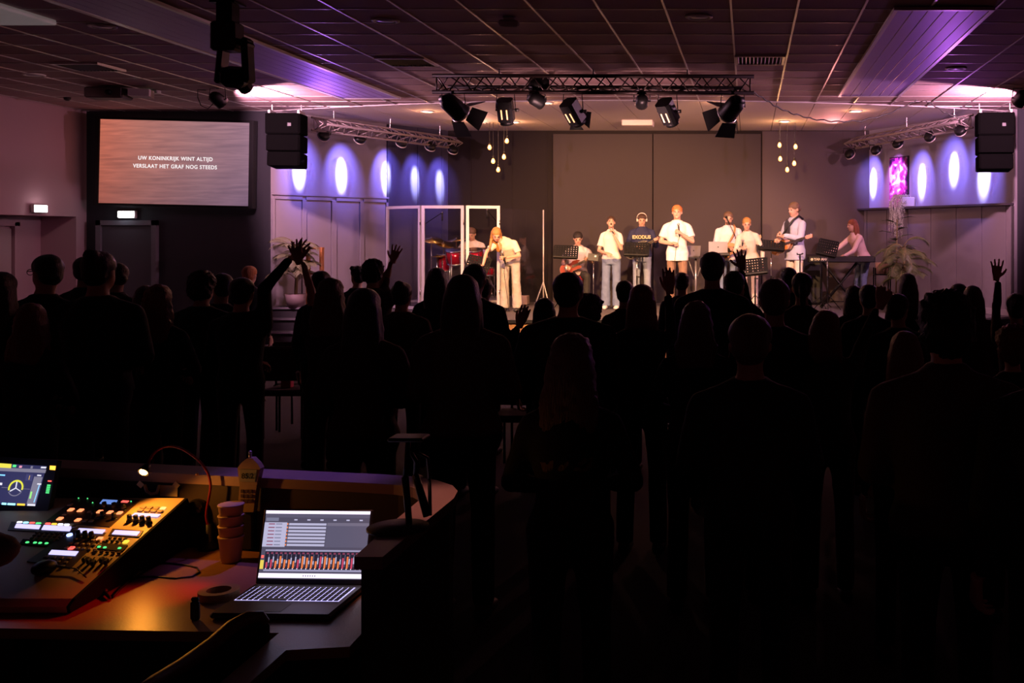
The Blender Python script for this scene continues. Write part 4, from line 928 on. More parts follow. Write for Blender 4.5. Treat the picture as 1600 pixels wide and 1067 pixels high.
# ------------------------------------------------------------------ stage equipment
def music_stand(px, py, Y, wd, hh, tilt, yaw, label, flat=False, rollz=0.0, holder=None):
    """perforated desk centred at pixel (px, py); tripod base on the stage"""
    c = P(px, py, Y); t = thing('music_stand', label, 'music stand', (c.x, Y, SZ), 0, 'black perforated music stands')
    R = Matrix.Rotation(yaw, 4, 'Z')@Matrix.Rotation(-tilt, 4, 'X')@Matrix.Rotation(rollz, 4, 'Y'); M = Matrix.Translation(c)@R
    n, m = 9, 6; b = MB(); rt3 = R.to_3x3().to_euler()
    for i in range(n+1): b.box(M@V((-wd/2+wd*i/n, 0, 0)), (wd/n*.66, .004, hh), rt3)
    for j in range(m+1): b.box(M@V((0, 0, -hh/2+hh*j/m)), (wd, .005, hh/m*.64), rt3)
    b.build('desk_plate', mat('stand_black', (.008, .008, .009), .8, spec=.15), t, world=True)
    MB().box(M@V((0, -.03, -hh/2)), (wd, .06, .006), rt3).box(M@V((0, -.06, -hh/2+.01)), (wd, .005, .025), rt3).build('lip', M_bm, t, world=True)
    # the stand is seen from behind: plate leans away from the player
    MB().cyl(M@V((0, .02, -.02)), (c.x, Y+.03, c.z-.12), .012, n=8).cyl((c.x, Y+.03, c.z-.10), (c.x, Y+.03, SZ+.45), .010, n=8).build('upper_shaft', M_chrome, t, True, world=True)
    MB().cyl((c.x, Y+.03, SZ+.60), (c.x, Y+.03, SZ+.12), .015, n=10).build('lower_shaft', M_bm, t, True, world=True)
    MB().cyl((c.x+.018, Y+.03, SZ+.58), (c.x+.05, Y+.03, SZ+.58), .012, n=8).build('clamp_knob', M_bp, t, True, world=True)
    for k in range(3):
        a_ = .5+2*PI*k/3; e_ = V((c.x+.27*math.cos(a_), Y+.03+.27*math.sin(a_), SZ+.012))
        MB().cyl((c.x, Y+.03, SZ+.30), e_, .008, n=6).cyl((c.x, Y+.03, SZ+.13), (V((c.x, Y+.03, SZ+.30))).lerp(e_, .55), .005, n=6).build('leg', M_bm, t, True, world=True)
        MB().sph(e_, .013, 8, 6).build('rubber_foot', M_bp, t, True, world=True)
    return t
music_stand(747, 413, 17.75, .38, .28, .5, .1, 'black perforated music stand tilted in front of the bending blonde woman', rollz=.22)
music_stand(884, 394, 18.9, .42, .24, .35, .05, 'black perforated music stand left of the seated bass player', rollz=.04)
music_stand(995, 390, 18.6, .42, .25, .35, -.05, 'black perforated music stand before the guitarist in the navy hoodie', rollz=.03)
music_stand(1180, 417, 17.9, .40, .29, .4, -.1, 'black perforated music stand below the woman in beige', rollz=-.12)
music_stand(1205, 384, 18.5, .44, .20, .5, .1, 'black perforated music stand left of the tall guitarist', rollz=.1)
music_stand(1293, 388, 18.4, .34, .30, .4, -.1, 'black perforated music stand in front of the keyboard player', rollz=.22)
# tablet on a stand
c = P(927, 402, 18.85); t = thing('tablet_stand', 'slim stand holding a dark tablet beside the singing woman', 'stand', (c.x, 18.85, SZ))
MB().cyl((c.x, 18.87, SZ+.02), (c.x, 18.87, c.z), .010, n=8).build('pole', M_chrome, t, True, world=True); MB().lathe([(0, 0), (.13, 0), (.13, .012), (.02, .03), (0, .03)], (c.x, 18.87, SZ), 20).build('round_base', M_bm, t, True, world=True)
MB().box(c+V((0, .012, -.02)), (.10, .02, .05)).build('clamp', M_bm, t, world=True)
tb = thing('tablet', 'dark tablet clamped on the slim stand beside the singing woman', 'tablet', c-V((0, 0, .08)))
MB().cham(c-V((0, .004, 0)), (.20, .012, .135), .008, (-.2, .12, 0)).build('tablet_body', M_bp, tb, world=True); MB().box(c+V((.04, -.013, .02)), (.03, .004, .03), (-.2, .12, 0)).build('camera_plate', M_dlo, tb, world=True)
# laptops on stage
def laptop_stage(px, py, Y, wd, hh, yaw, label, zt):
    c = P(px, py, Y); t = thing('laptop', label, 'laptop', (c.x, Y, zt), yaw)
    MB().cham((0, .12, .010), (wd, .24, .018), .006).build('laptop_base', mat('silver_shell', (.55, .52, .56), .35, .5), t)
    MB().cham((0, -.03, .015+hh/2), (wd, .009, hh), .004, (.16, 0, 0)).build('lid', mat('silver_shell', (.5, .5, .5)), t)
    MB().cyl((0, -.042, .015+hh*.55), (0, -.046, .015+hh*.55), .012, n=12).build('lid_badge', mat('badge', (.2, .2, .22), .4), t)
    MB().box((0, .12, .022), (wd*.9, .12, .004)).build('keyboard', M_bp, t)
    return t
def xtable(px, Y, zt, wd, dp, label, name='folding_stand'):
    x = XX(px, Y); t = thing(name, label, 'stand', (x, Y, SZ))
    MB().cham((x, Y, zt-.012), (wd, dp, .022), .006).build('shelf', M_bp, t, world=True)
    for sx in (-1, 1): MB().cyl((x+sx*wd*.42, Y, zt-.02), (x+sx*wd*.1, Y, zt-.35), .011, n=8).build('support_arm', M_alu, t, True, world=True)
    MB().cyl((x, Y, zt-.02), (x, Y, SZ+.1), .018, n=10).build('pole', M_alu, t, True, world=True)
    for k in range(3):
        a_ = .3+2*PI*k/3; MB().cyl((x, Y, SZ+.3), (x+.3*math.cos(a_), Y+.3*math.sin(a_), SZ+.012), .010, n=8).build('leg', M_alu, t, True, world=True)
    return t
zt = ZZ(397.5, 18.75)
xtable(1117, 18.8, zt, .36, .3, 'stand carrying the silver laptop in front of the bearded man')
laptop_stage(1122, 384, 18.72, .34, .215, .05, 'silver laptop with its lid toward the hall, before the bearded man', zt)
zt = ZZ(402, 19.3)
xtable(1087, 19.35, zt, .34, .3, 'stand with pale legs beside the ginger haired singer')
laptop_stage(1082, 390, 19.28, .30, .20, .55, 'grey laptop on a stand right behind the ginger haired singer', zt)
MB().cham((XX(1131, 18.6), 18.6, ZZ(397, 18.6)), (.22, .12, .05), .01).build('mixer_box', M_bp, None, label='small black box beside the silver laptop', category='mixer')
o = bpy.data.objects['mixer_box']
zb = ZZ(397, 18.6)-.025
MB().cyl((XX(1131, 18.6), 18.6, SZ), (XX(1131, 18.6), 18.6, zb), .012, n=8).lathe([(0, 0), (.12, 0), (.12, .01), (0, .02)], (XX(1131, 18.6), 18.6, SZ), 16).build('box_stand', M_bm, None, True, label='thin black post under the small box by the laptop', category='stand')
# mic stands
def micstand(px, Y, ztop, boom, label):
    x = XX(px, Y); t = thing('microphone_stand', label, 'microphone stand', (x, Y, SZ)); tp = V((x, Y, ztop)); en = tp+V(boom)
    MB().cyl((x, Y, SZ+.1), tp, .009, n=8).build('pole', M_bm, t, True, world=True)
    MB().cyl(tp-V(boom)*.25, en, .007, n=8).build('boom', M_bm, t, True, world=True)
    MB().sph(tp, .02, 8, 6).build('joint', M_bp, t, True, world=True)
    for k in range(3):
        a_ = .8+2*PI*k/3; MB().cyl((x, Y, SZ+.2), (x+.3*math.cos(a_), Y+.3*math.sin(a_), SZ+.012), .008, n=6).build('leg', M_bm, t, True, world=True)
    d = V(boom).normalized(); MB().cyl(en, en+d*.12, .012, .016, 10).build('microphone', M_bp, t, True, world=True); MB().sph(en+d*.13, .024, 10, 7).build('microphone_head', M_bm, t, True, world=True)
micstand(1150, 19.0, ZZ(372, 19.0), (-.12, -.02, .26), 'boom microphone stand before the bearded man')
micstand(1282, 18.9, ZZ(397, 18.9), (.06, 0, .05), 'short microphone stand between the tall guitarist and the keyboard')
# keyboard
KY = 18.9
k0, k1 = P(1263, 408, KY), P(1368, 411, KY); kx = (k0.x+k1.x)/2; kw = k1.x-k0.x; kz = ZZ(410, KY)
kb = thing('stage_piano', 'long black stage piano seen from behind, on an x stand', 'keyboard', (kx, KY+.15, kz), 0)
MB().cham((kx, KY+.16, kz+.055), (kw, .32, .11), .015).build('case', M_bp, kb, world=True)
MB().box((kx, KY+.30, kz+.08), (kw*.9, .14, .02)).build('key_bed', mat('keys_white', (.7, .68, .65), .3), kb, world=True)
MB().box((kx+.29, KY+.06, kz+.115), (.012, .16, .02)).build('pale_strip', M_white, kb, world=True)
text('YAMAHA', 'logo', .062, mat('logo_gold', (.9, .75, .55), .5, emit=(.9, .65, .4), es=.05), kb, frame_M(V((-kw/2+.23, -.152, .055)), (1, 0, 0), (0, 0, 1)), .002, .002)  # slight emission put into the letters to brighten them
MB().lathe([(.018, 0), (.024, 0), (.024, .003), (.018, .003)], (-kw/2+.065, -.153, .055), 18, Euler((PI/2, 0, 0)).to_matrix()).build('logo_ring', mat('logo_gold', (.9, .75, .55)), kb)
ks = thing('keyboard_stand', 'black double braced x stand under the stage piano', 'stand', (kx, KY+.15, SZ))
for yy in (KY+.06, KY+.26):
    MB().cyl((kx-.36, yy, SZ+.02), (kx+.28, yy, kz-.02), .018, n=8).build('leg', M_bm, ks, True, world=True); MB().cyl((kx+.30, yy, SZ+.02), (kx-.32, yy, kz-.02), .018, n=8).build('leg', M_bm, ks, True, world=True)
for xx, zz in ((kx-.36, SZ+.02), (kx+.30, SZ+.02), (kx-.32, kz-.012), (kx+.28, kz-.012)): MB().cyl((xx, KY-.03, zz), (xx, KY+.36, zz), .014, n=8).build('cross_bar', M_bm, ks, True, world=True)
MB().cyl((kx-.2, KY+.1, SZ+.12), (kx+.15, KY+.1, SZ+.12), .01, n=6).build('brace', M_bm, ks, True, world=True)
# amp/black box and plant stand details
x = XX(1268, 19.8); t = thing('instrument_case', 'dark instrument case standing behind the stage piano', 'case', (x, 19.9, SZ))
MB().cham((x, 19.9, SZ+.48), (.42, .2, .96), .05).build('case_body', M_bp, t, world=True); MB().tube([(x-.06, 19.79, SZ+.5), (x-.06, 19.76, SZ+.55), (x+.06, 19.76, SZ+.55), (x+.06, 19.79, SZ+.5)], .01, 6).build('handle', M_bm, t, True, world=True)
# drum riser, kit, screen
rs = thing('drum_riser', 'low riser under the drum kit', 'riser', (XX(720, 19.6), 19.6, SZ))
MB().box((-5.28, 19.6, SZ+.075), (1.62, 1.4, .15)).build('riser_deck', mat('riser', (.12, .10, .13), .7), rs, world=True)
MB().box((-5.28, 18.89, SZ+.13), (1.62, .012, .035)).build('edge_strip', M_alu, rs, world=True)
M_red = mat('red_shell', (.42, .006, .03), .15, .3, coat=.8); M_skinw = mat('drum_head', (.75, .70, .68), .4); M_cym = mat('cymbal_brass', (.75, .55, .25), .25, 1)
RZ = SZ+.15
def drum(px, py, Y, r, h, label, axis=(0, 0, 1), legs=0):
    c = P(px, py, Y); q = V(axis).normalized().to_track_quat('Z', 'Y').to_matrix(); t = thing('drum', label, 'drum', c-V((0, 0, h/2)), 0, 'drums of the red kit')
    MB().lathe([(r*.96, -h/2), (r, -h/2), (r, h/2), (r*.96, h/2)], c, 26, q).build('shell', M_red, t, True, world=True)
    for s_ in (-1, 1):
        MB().lathe([(r*1.0, s_*h/2-.012), (r*1.05, s_*h/2-.012), (r*1.05, s_*h/2+.012), (r*1.0, s_*h/2+.012)], c, 26, q).build('hoop', M_chrome, t, True, world=True)
        MB().lathe([(0, s_*h/2), (r*.98, s_*h/2), (r*.98, s_*(h/2+.004)), (0, s_*(h/2+.004))], c, 26, q).build('drum_head', M_skinw, t, True, world=True)
    for k in range(6):
        a_ = 2*PI*k/6+.3; MB().cyl(c+q@V((r*1.03*math.cos(a_), r*1.03*math.sin(a_), -h/2)), c+q@V((r*1.03*math.cos(a_), r*1.03*math.sin(a_), h/2)), .006, n=6).box(c+q@V((r*1.02*math.cos(a_), r*1.02*math.sin(a_), 0)), (.02, .02, .05), q.to_euler()).build('lug', M_chrome, t, world=True)
    for k in range(legs):
        a_ = 2*PI*k/legs+.4; e_ = c+V((r*1.06*math.cos(a_), r*1.06*math.sin(a_), 0)); MB().cyl((e_.x, e_.y, c.z+h*.2), (e_.x, e_.y, RZ+.005), .008, n=6).build('leg', M_chrome, t, True, world=True)
    return t
drum(697, 411, 19.35, .14, .30, 'tall red floor tom at the left of the kit', (0, 0, 1), 3)
drum(711, 401, 19.0, .15, .24, 'red tom mounted above the bass drum', (0, -.25, 1), 3)
drum(741, 399, 19.1, .15, .20, 'red tom at right, before the drummer', (0, -.25, 1), 3)
drum(722, 437, 19.3, .26, .36, 'large red bass drum standing on the riser', (0, -1, 0))
drum(757, 424, 19.45, .17, .14, 'red snare drum beside the drummer', (0, 0, 1), 3)
def cymbal(px, py, Y, r, tilt, label):
    c = P(px, py, Y); q = Euler((tilt[0], tilt[1], 0)).to_matrix(); t = thing('cymbal', label, 'cymbal', (c.x, Y, RZ), 0, 'cymbals on stands')
    MB().lathe([(0, .02), (.03, .016), (.045, .004), (r, -.012), (r, -.015), (.04, 0), (0, .01)], c, 28, q).build('bronze_plate', M_cym, t, True, world=True)
    MB().cyl((c.x, Y, c.z+.03), (c.x, Y, RZ+.2), .010, n=8).build('pole', M_chrome, t, True, world=True)
    for k in range(3):
        a_ = 1.0+2*PI*k/3; MB().cyl((c.x, Y, RZ+.35), (c.x+.24*math.cos(a_), Y+.24*math.sin(a_), RZ+.012), .008, n=6).build('leg', M_chrome, t, True, world=True)
cymbal(674, 373, 19.3, .22, (.25, .25), 'crash cymbal at far left of the drum kit'); cymbal(693, 380, 19.55, .20, (.2, .35), 'tilted cymbal beside the leftmost crash'); cymbal(713, 374, 19.45, .18, (.15, -.1), 'ride cymbal by the drummer, behind the screen frame'); cymbal(765, 388, 19.5, .18, (.1, .15), 'cymbal right of the drummer'); cymbal(683, 400, 19.2, .15, (0, 0), 'hi hat pair left of the red floor tom')
def dmic(p0, p1, base, label):
    t = thing('drum_microphone', label, 'microphone stand', base)
    p0, p1 = V(p0), V(p1); MB().cyl(base, p0, .008, n=6).build('pole', M_bm, t, True, world=True); MB().cyl(p0, p1, .007, n=6).build('boom', M_bm, t, True, world=True)
    MB().cyl(p1, p1-V((0, 0, .16)), .016, n=10).build('microphone', M_bp, t, True, world=True); MB().sph(p1, .02, 8, 6).build('joint', M_chrome, t, True, world=True)
    for k in range(3):
        a_ = 2*PI*k/3; MB().cyl(V(base)+V((0, 0, .25)), V(base)+V((.22*math.cos(a_), .22*math.sin(a_), .012)), .007, n=6).build('leg', M_bm, t, True, world=True)
b0 = P(663, 372, 19.9); dmic(P(664, 350, 19.9), P(691, 332, 19.6), V((b0.x, 19.9, RZ)), 'overhead microphone on a boom over the left of the drums')
b0 = P(768, 350, 20.1); dmic(P(775, 345, 20.1), P(761, 328, 19.8), V((XX(775, 20.1), 20.1, RZ)), 'overhead microphone hanging over the drummer at right')
# screen panels
M_ac = bpy.data.materials.new('clear_acrylic'); M_ac.use_nodes = True; nt = M_ac.node_tree; nt.nodes.clear()
out = nt.nodes.new('ShaderNodeOutputMaterial'); tr = nt.nodes.new('ShaderNodeBsdfTransparent'); tr.inputs[0].default_value = (.90, .90, .92, 1)
gl = nt.nodes.new('ShaderNodeBsdfGlossy'); gl.inputs['Roughness'].default_value = .08; mxs = nt.nodes.new('ShaderNodeMixShader'); lw_ = nt.nodes.new('ShaderNodeMath'); lw_.operation = 'MULTIPLY_ADD'; lw_.inputs[1].default_value = .22; lw_.inputs[2].default_value = .02; lf_ = nt.nodes.new('ShaderNodeLayerWeight'); nt.links.new(lf_.outputs['Facing'], lw_.inputs[0])
nt.links.new(lw_.outputs[0], mxs.inputs[0]); nt.links.new(tr.outputs[0], mxs.inputs[1]); nt.links.new(gl.outputs[0], mxs.inputs[2]); nt.links.new(mxs.outputs[0], out.inputs[0])
sh_ = thing('drum_screen', 'folding clear drum screen with pale frames, standing around the drum kit', 'drum screen', (XX(735, 18.5), 18.5, SZ))
M_fr = mat('screen_frame_pale', (.60, .56, .60), .4, .2)
def scrpanel(xa, ya, xb, yb, z0, z1, fw, m, framed=True):
    a_, c_ = V((xa, ya, 0)), V((xb, yb, 0)); d = (c_-a_).normalized(); n = V((-d.y, d.x, 0)); L = (c_-a_).length; q = math.atan2(d.y, d.x); md = (a_+c_)/2
    pane = MB().box(md+V((0, 0, (z0+z1)/2)), (L-.01, .006, z1-z0-.01), (0, 0, q)).build('screen_pane', M_ac, sh_, world=True)
    if framed:
        b = MB()
        for e_ in (a_+d*fw/2, c_-d*fw/2): b.box(e_+V((0, 0, (z0+z1)/2)), (fw, .035, z1-z0), (0, 0, q))
        for z in (z0+fw/2, z1-fw/2): b.box(md+V((0, 0, z)), (L-2*fw, .034, fw), (0, 0, q))
        b.build('pane_frame', m, pane, world=True)
        for z in (z0+.3, z1-.3): MB().cyl(c_+V((0, -.02, z-.04)), c_+V((0, -.02, z+.04)), .012, n=8).build('hinge', M_chrome, pane, True, world=True)
zt = ZZ(321, 18.3); YS = 18.3
scrpanel(XX(616, 19.3), 18.9, XX(657, 18.3)-.0, 18.3, SZ+.02, zt, .05, M_fr)
scrpanel(XX(659, 18.3), 18.3, XX(725, 18.3), 18.3, SZ+.02, zt, .052, M_fr)
scrpanel(XX(728, 18.3), 18.3, XX(781, 18.5), 18.5, SZ+.02, zt-.0, .052, M_fr)
scrpanel(XX(783, 18.5), 18.5, XX(822, 19.1), 19.1, SZ+.04, ZZ(326, 18.8), .01, M_fr, False)
scrpanel(XX(822, 19.1), 19.1, XX(849, 19.6), 19.6, SZ+.04, ZZ(328, 19.3), .01, M_fr, False)
xx = XX(849, 19.6); pst = MB().cyl((xx, 19.6, SZ+.12), (xx, 19.6, ZZ(328, 19.6)), .014, n=8).build('end_post', M_fr, sh_, True, world=True)
for k in (-1, 1): MB().cyl((xx, 19.6, SZ+.45), (xx+k*.13, 19.6-.12, SZ+.02), .010, n=6).build('foot_brace', M_fr, pst, True, world=True)
tag(MB().cham((XX(815, 19.9), 19.9, SZ+.09), (.26, .2, .17), .01).box((XX(815, 19.9), 19.795, SZ+.10), (.2, .006, .10)).build('stage_box', mat('pale_box', (.6, .42, .36), .6)), 'small pale box on the stage floor behind the drum screen', 'box')
tag(MB().lathe([(0, 0), (.018, 0), (.018, .01), (0, .012)], (0, 0, 0), 12).xf(Matrix.Translation((XX(914, 18.2), 18.2, SZ))).cyl((XX(914, 18.2), 18.2, SZ+.01), (XX(914, 18.2), 18.2, SZ+.20), .022, .022, 12).build('water_bottle', mat('bottle', (.8, .7, .6), .3), None, True), 'pale bottle on the stage floor beside the red stool', 'bottle')

# guitar stand beside tall man's leg (walking-stick like neck)
xg = XX(1250, 18.2); t = thing('guitar_stand', 'slim black guitar stand against the trousers of the tall guitarist', 'guitar stand', (xg, 18.2, SZ))
MB().cyl((xg, 18.2, SZ+.05), (xg, 18.2, ZZ(398, 18.2)), .012, n=8).build('pole', M_bm, t, True, world=True); MB().tube([(xg-.05, 18.2, ZZ(396, 18.2)), (xg-.03, 18.52, ZZ(398, 18.2)), (xg+.03, 18.52, ZZ(398, 18.2)), (xg+.05, 18.2, ZZ(396, 18.2))], .012, 6).build('neck_fork', M_bp, t, True, world=True)
for k in range(3):
    a_ = 2*PI*k/3; MB().cyl((xg, 18.2, SZ+.25), (xg+.2*math.cos(a_), 18.2+.2*math.sin(a_), SZ+.012), .008, n=6).build('leg', M_bm, t, True, world=True)

# plants
M_leaf = mat('palm_leaf', (.085, .10, .03), .5, var=.3, scale=20); M_leaf2 = mat('palm_leaf_dark', (.06, .09, .04), .5, var=.3, scale=20); M_stem = mat('stem', (.20, .15, .06), .7)
def frond(b_stem, b_leaf, o, az, L, rise, droop, n=30, lw=.011, ll=.18):
    pts = []; p = V(o); el = rise
    for i in range(10):
        pts.append(p.copy()); p = p+V((math.cos(az)*math.cos(el), math.sin(az)*math.cos(el), math.sin(el)))*(L/10); el -= droop/10
    b_stem.tube(pts, [.008*(1-.07*i) for i in range(10)], 5)
    side = V((-math.sin(az), math.cos(az), 0))
    for i in range(n):
        f = .22+.78*i/n; k = min(8.99, f*9); q = pts[int(k)].lerp(pts[int(k)+1], k-int(k)); d = (pts[int(k)+1]-pts[int(k)]).normalized()
        l = ll*(.55+.9*math.sin(PI*min(1, f*.9)))*.8
        for s_ in (-1, 1):
            e = q+(side*s_*.75+d*.6+V((0, 0, -.35))).normalized()*l; md = q.lerp(e, .45)+V((0, 0, .012)); w_ = d*lw*.5
            b_leaf.add([q-w_*.5, q+w_*.5, md+w_, md-w_, e], [(0, 1, 2, 3), (3, 2, 4)])
def palm(name, label, base, pot, fronds, seed, leafm, zc, L, azr=(0, 2*PI)):
    rd = random.Random(seed); t = thing(name, label, 'plant', base)
    pr, ph, pm = pot
    MB().lathe([(0, 0), (pr*.75, 0), (pr, ph), (pr*.9, ph), (pr*.88, ph-.03), (0, ph-.04)], base, 22).build('pot', pm, t, True, world=True)
    MB().tube([V(base)+V((0, 0, ph-.05)), V(base)+V((.02, 0, (ph+zc)/2)), V(base)+V((0, 0, zc))], [.03, .025, .02], 8).build('trunk', M_stem, t, True, world=True)
    for i in range(fronds):
        az = azr[0]+(azr[1]-azr[0])*(i+.5*rd.random())/fronds; b1, b2 = MB(), MB()
        frond(b1, b2, V(base)+V((0, 0, zc*(1-.55*((i*7)%fronds)/fronds))), az, L*rd.uniform(.8, 1.1), rd.uniform(.6, 1.35), rd.uniform(1.7, 2.7))
        o = b2.build('frond', leafm, t, world=True); b1.build('rib', M_stem, o, True, world=True)
    return t
palm('potted_palm', 'potted palm with pale arching fronds on the steps left of the stage', (XX(462, 17.2), 17.2, .81), (.17, .22, mat('pot_pale', (.22, .15, .16), .6)), 30, 3, mat('palm_pale', (.22, .21, .12), .5, var=.3, scale=20), .98, .52)
palm('potted_palm', 'tall potted palm with yellow green fronds at the right end of the stage', (XX(1412, 17.7), 17.7, SZ), (.18, .32, M_bp), 26, 5, M_leaf, 1.12, .60)
# dark broad leaves behind the right palm
bp_ = V((XX(1400, 18.8), 18.8, SZ)); t = thing('rubber_plant', 'dark broad leaved plant behind the right palm', 'plant', bp_)
MB().lathe([(0, 0), (.10, 0), (.13, .25), (.11, .25), (0, .22)], bp_, 18).build('pot', M_bp, t, True, world=True); MB().cyl(bp_+V((0, 0, .2)), bp_+V((.02, 0, 1.6)), .016, .01, 8).build('trunk', M_stem, t, True, world=True)
rd = random.Random(4)
for i in range(14):
    a_ = i*2.4; z = .75+.065*i; o = bp_+V((.015, 0, z)); d = V((math.cos(a_), math.sin(a_), .35)).normalized(); sd = V((-math.sin(a_), math.cos(a_), 0)); L = .30
    c_ = [o+d*.06, o+d*.15+sd*.07, o+d*.27+sd*.06-V((0, 0, .02)), o+d*.38-V((0, 0, .08)), o+d*.27-sd*.06-V((0, 0, .02)), o+d*.15-sd*.07]
    MB().add(c_+[o+d*.15+V((0, 0, -.012)), o+d*.27+V((0, 0, -.03))], [(0, 1, 6), (1, 2, 7, 6), (2, 3, 7), (3, 4, 7), (4, 5, 6, 7), (5, 0, 6)]).cyl(o-d*.02, o+d*.07, .005, n=5).build('leaf', M_leaf2, t, world=True)
# trailing plant on ledge
a_, _ = on_wall(E2, G, 1425); lp_ = V((a_.x, a_.y, 2.52))+nr*.12
t = thing('trailing_plant', 'pale trailing plant spilling over the ledge below the painting', 'plant', lp_)
MB().cham(lp_+V((.02, 0, .09)), (.24, .16, .18), .015).build('pot', mat('pot_grey', (.5, .48, .5), .6), t, world=True)
M_tl = mat('trail_leaf', (.75, .75, .66), .6, var=.2, scale=30); rd = random.Random(9)
for i in range(46):
    x0 = rd.uniform(-.17, .12); hgt = rd.uniform(.10, .70)*(1 if x0 < .03 else .35); o = lp_+V((x0*.75, 0, .18))+nr*rd.uniform(-.02, .06)
    pts = [o, o+V((x0*.25, 0, .04))+nr*.07, o+V((x0*.35, 0, -.08))+nr*.14]+[o+V((x0*.35+rd.uniform(-.015, .015), 0, -.08-hgt*k/4))+nr*(.14+rd.uniform(-.01, .01)) for k in range(1, 5)]
    b1 = MB(); b1.tube(pts, .003, 4)
    for k in range(int(16+hgt*40)):
        f = k/(16+hgt*40)*(len(pts)-1.01); q = pts[int(f)].lerp(pts[int(f)+1], f-int(f)); dd = V((rd.uniform(-1, 1), rd.uniform(-1, 1), rd.uniform(-.6, .6))).normalized()*.030; s2 = dd.cross(V((.3, .5, 1))).normalized()*.008
        b1.add([q, q+dd*.5+s2, q+dd, q+dd*.5-s2], [(0, 1, 2, 3)])
    b1.build('trailing_stem', M_tl, t, world=True)
# tall plant pot on black legs
xq = XX(1378, 18.4); t = thing('plant_stand', 'tan pot on tall black legs beside the right palm', 'plant stand', (xq, 18.4, SZ))
MB().lathe([(0, 0), (.10, 0), (.12, .2), (.10, .2), (0, .17)], (xq, 18.4, ZZ(428, 18.4)), 18).build('pot', mat('pot_tan', (.35, .2, .13), .6), t, True, world=True)
for sx in (-1, 1):
    for sy in (-1, 1): MB().box((xq+sx*.13, 18.4+sy*.13, (SZ+ZZ(418, 18.4))/2), (.022, .022, ZZ(418, 18.4)-SZ)).build('leg', M_bm, t, world=True)
MB().box((xq, 18.4, ZZ(428, 18.4)-.01), (.28, .28, .018)).build('cross_shelf', M_bm, t, world=True)
# orange lit wooden frame behind the left palm
c = P(499, 428, 17.5); t = thing('wooden_frame', 'orange lit open wooden frame shelf behind the left palm', 'shelf', (XX(494, 17.45), 17.6, SZ))
M_ow = mat('orange_wood', (.65, .27, .10), .6, var=.15, scale=8); zf = ZZ(389, 17.5); x0, x1 = XX(484, 17.5), XX(505, 17.5)
xs = [(x0, 17.42), (x1, 17.42), (x0, 17.46), (x1, 17.46)]
for (xx, yy) in xs: MB().box((xx, yy, (SZ-.0+zf)/2), (.045, .045, zf-SZ)).build('post', M_ow, t, world=True)
for yy in (17.42, 17.46): MB().box(((x0+x1)/2, yy, zf+.012), (x1-x0+.05, .05, .03)).build('top_rail', M_ow, t, world=True)
for z in (1.0, 1.35): MB().box(((x0+x1)/2, 17.44, z), (x1-x0, .04, .02)).build('shelf_board', M_ow, t, world=True)
spot('wood_glow', (XX(500, 16.9), 16.2, 3.0), (XX(498, 17.5), 17.45, 1.7), 30, (1, .35, .12), 9, .8, .03)
# subwoofer / black boxes at the stage front
for px, py0, py1, wd, Y, lb in ((836, 546, 568, 42, 16.0, 'black monitor box against the plywood stage front'), ):
    x = XX(px, Y); z1 = ZZ(py0, Y); t = thing('floor_monitor', lb, 'loudspeaker', (x, Y, 0))
    MB().cham((x, Y, z1/2), (wd*Y/F, .3, z1), .02).build('cabinet', M_bp, t, world=True); MB().box((x, Y-.155, z1/2), (wd*Y/F*.85, .01, z1*.8)).build('grille', M_matte, t, world=True)

# ------------------------------------------------------------------ mixing desk booth
M_ctr = mat('counter_laminate', (.26, .17, .15), .45, bump=.05, scale=200)
M_bw = mat('booth_board', (.035, .022, .02), .7)
LZ = 1.12; DZ = .86
outer = [(-3.7, 4.28), (-2.70, 4.10), (-1.34, 3.85), (-1.22, 3.815), (-1.12, 3.76), (-1.04, 3.68), (-1.0, 3.60), (-.985, 3.50), (-.992, 3.2), (-1.0, 2.862)]
inner = [(-1.078, 2.862), (-1.09, 3.2), (-1.093, 3.50), (-1.115, 3.58), (-1.17, 3.65), (-1.25, 3.69), (-1.36, 3.715), (-2.70, 3.975), (-3.7, 4.15)]
bt = thing('sound_booth', 'curved dark sound booth with a raised counter around the mixing desk', 'counter', (-2.2, 3.6, 0))
MB().prism(outer+inner, LZ-.035, LZ).build('raised_counter', M_ctr, bt, world=True)
o2 = [(x-.012, y-.012) for x, y in outer]; i2 = [(x+.012, y+.012) if k else (x+.012, y+.02) for k, (x, y) in enumerate(inner)]; o2[-1] = (-1.012, 2.875)
MB().prism(o2+i2, 0, LZ-.036).build('booth_wall', M_bw, bt, world=True)
dk = thing('mixing_table', 'brown laminate desk under the mixer and the laptop', 'desk', (-2.2, 3.4, 0))
MB().prism([(-3.7, 3.10), (-1.345, 3.0), (-1.345, 1.9), (-1.27, 1.9), (-1.27, 2.875), (-1.105, 2.90), (-1.115, 3.52), (-1.16, 3.61), (-1.25, 3.66), (-1.37, 3.69), (-2.70, 3.95), (-3.7, 4.12)], DZ-.03, DZ).build('table_top', mat('desk_laminate', (.36, .18, .09), .34, bump=.05, scale=160), dk, world=True)
for x, y in ((-3.5, 3.2), (-3.5, 3.9), (-2.2, 3.2), (-1.31, 2.0), (-1.31, 2.95)): MB().box((x, y, (DZ-.03)/2), (.05, .05, DZ-.03)).build('leg', M_bm, dk, world=True)
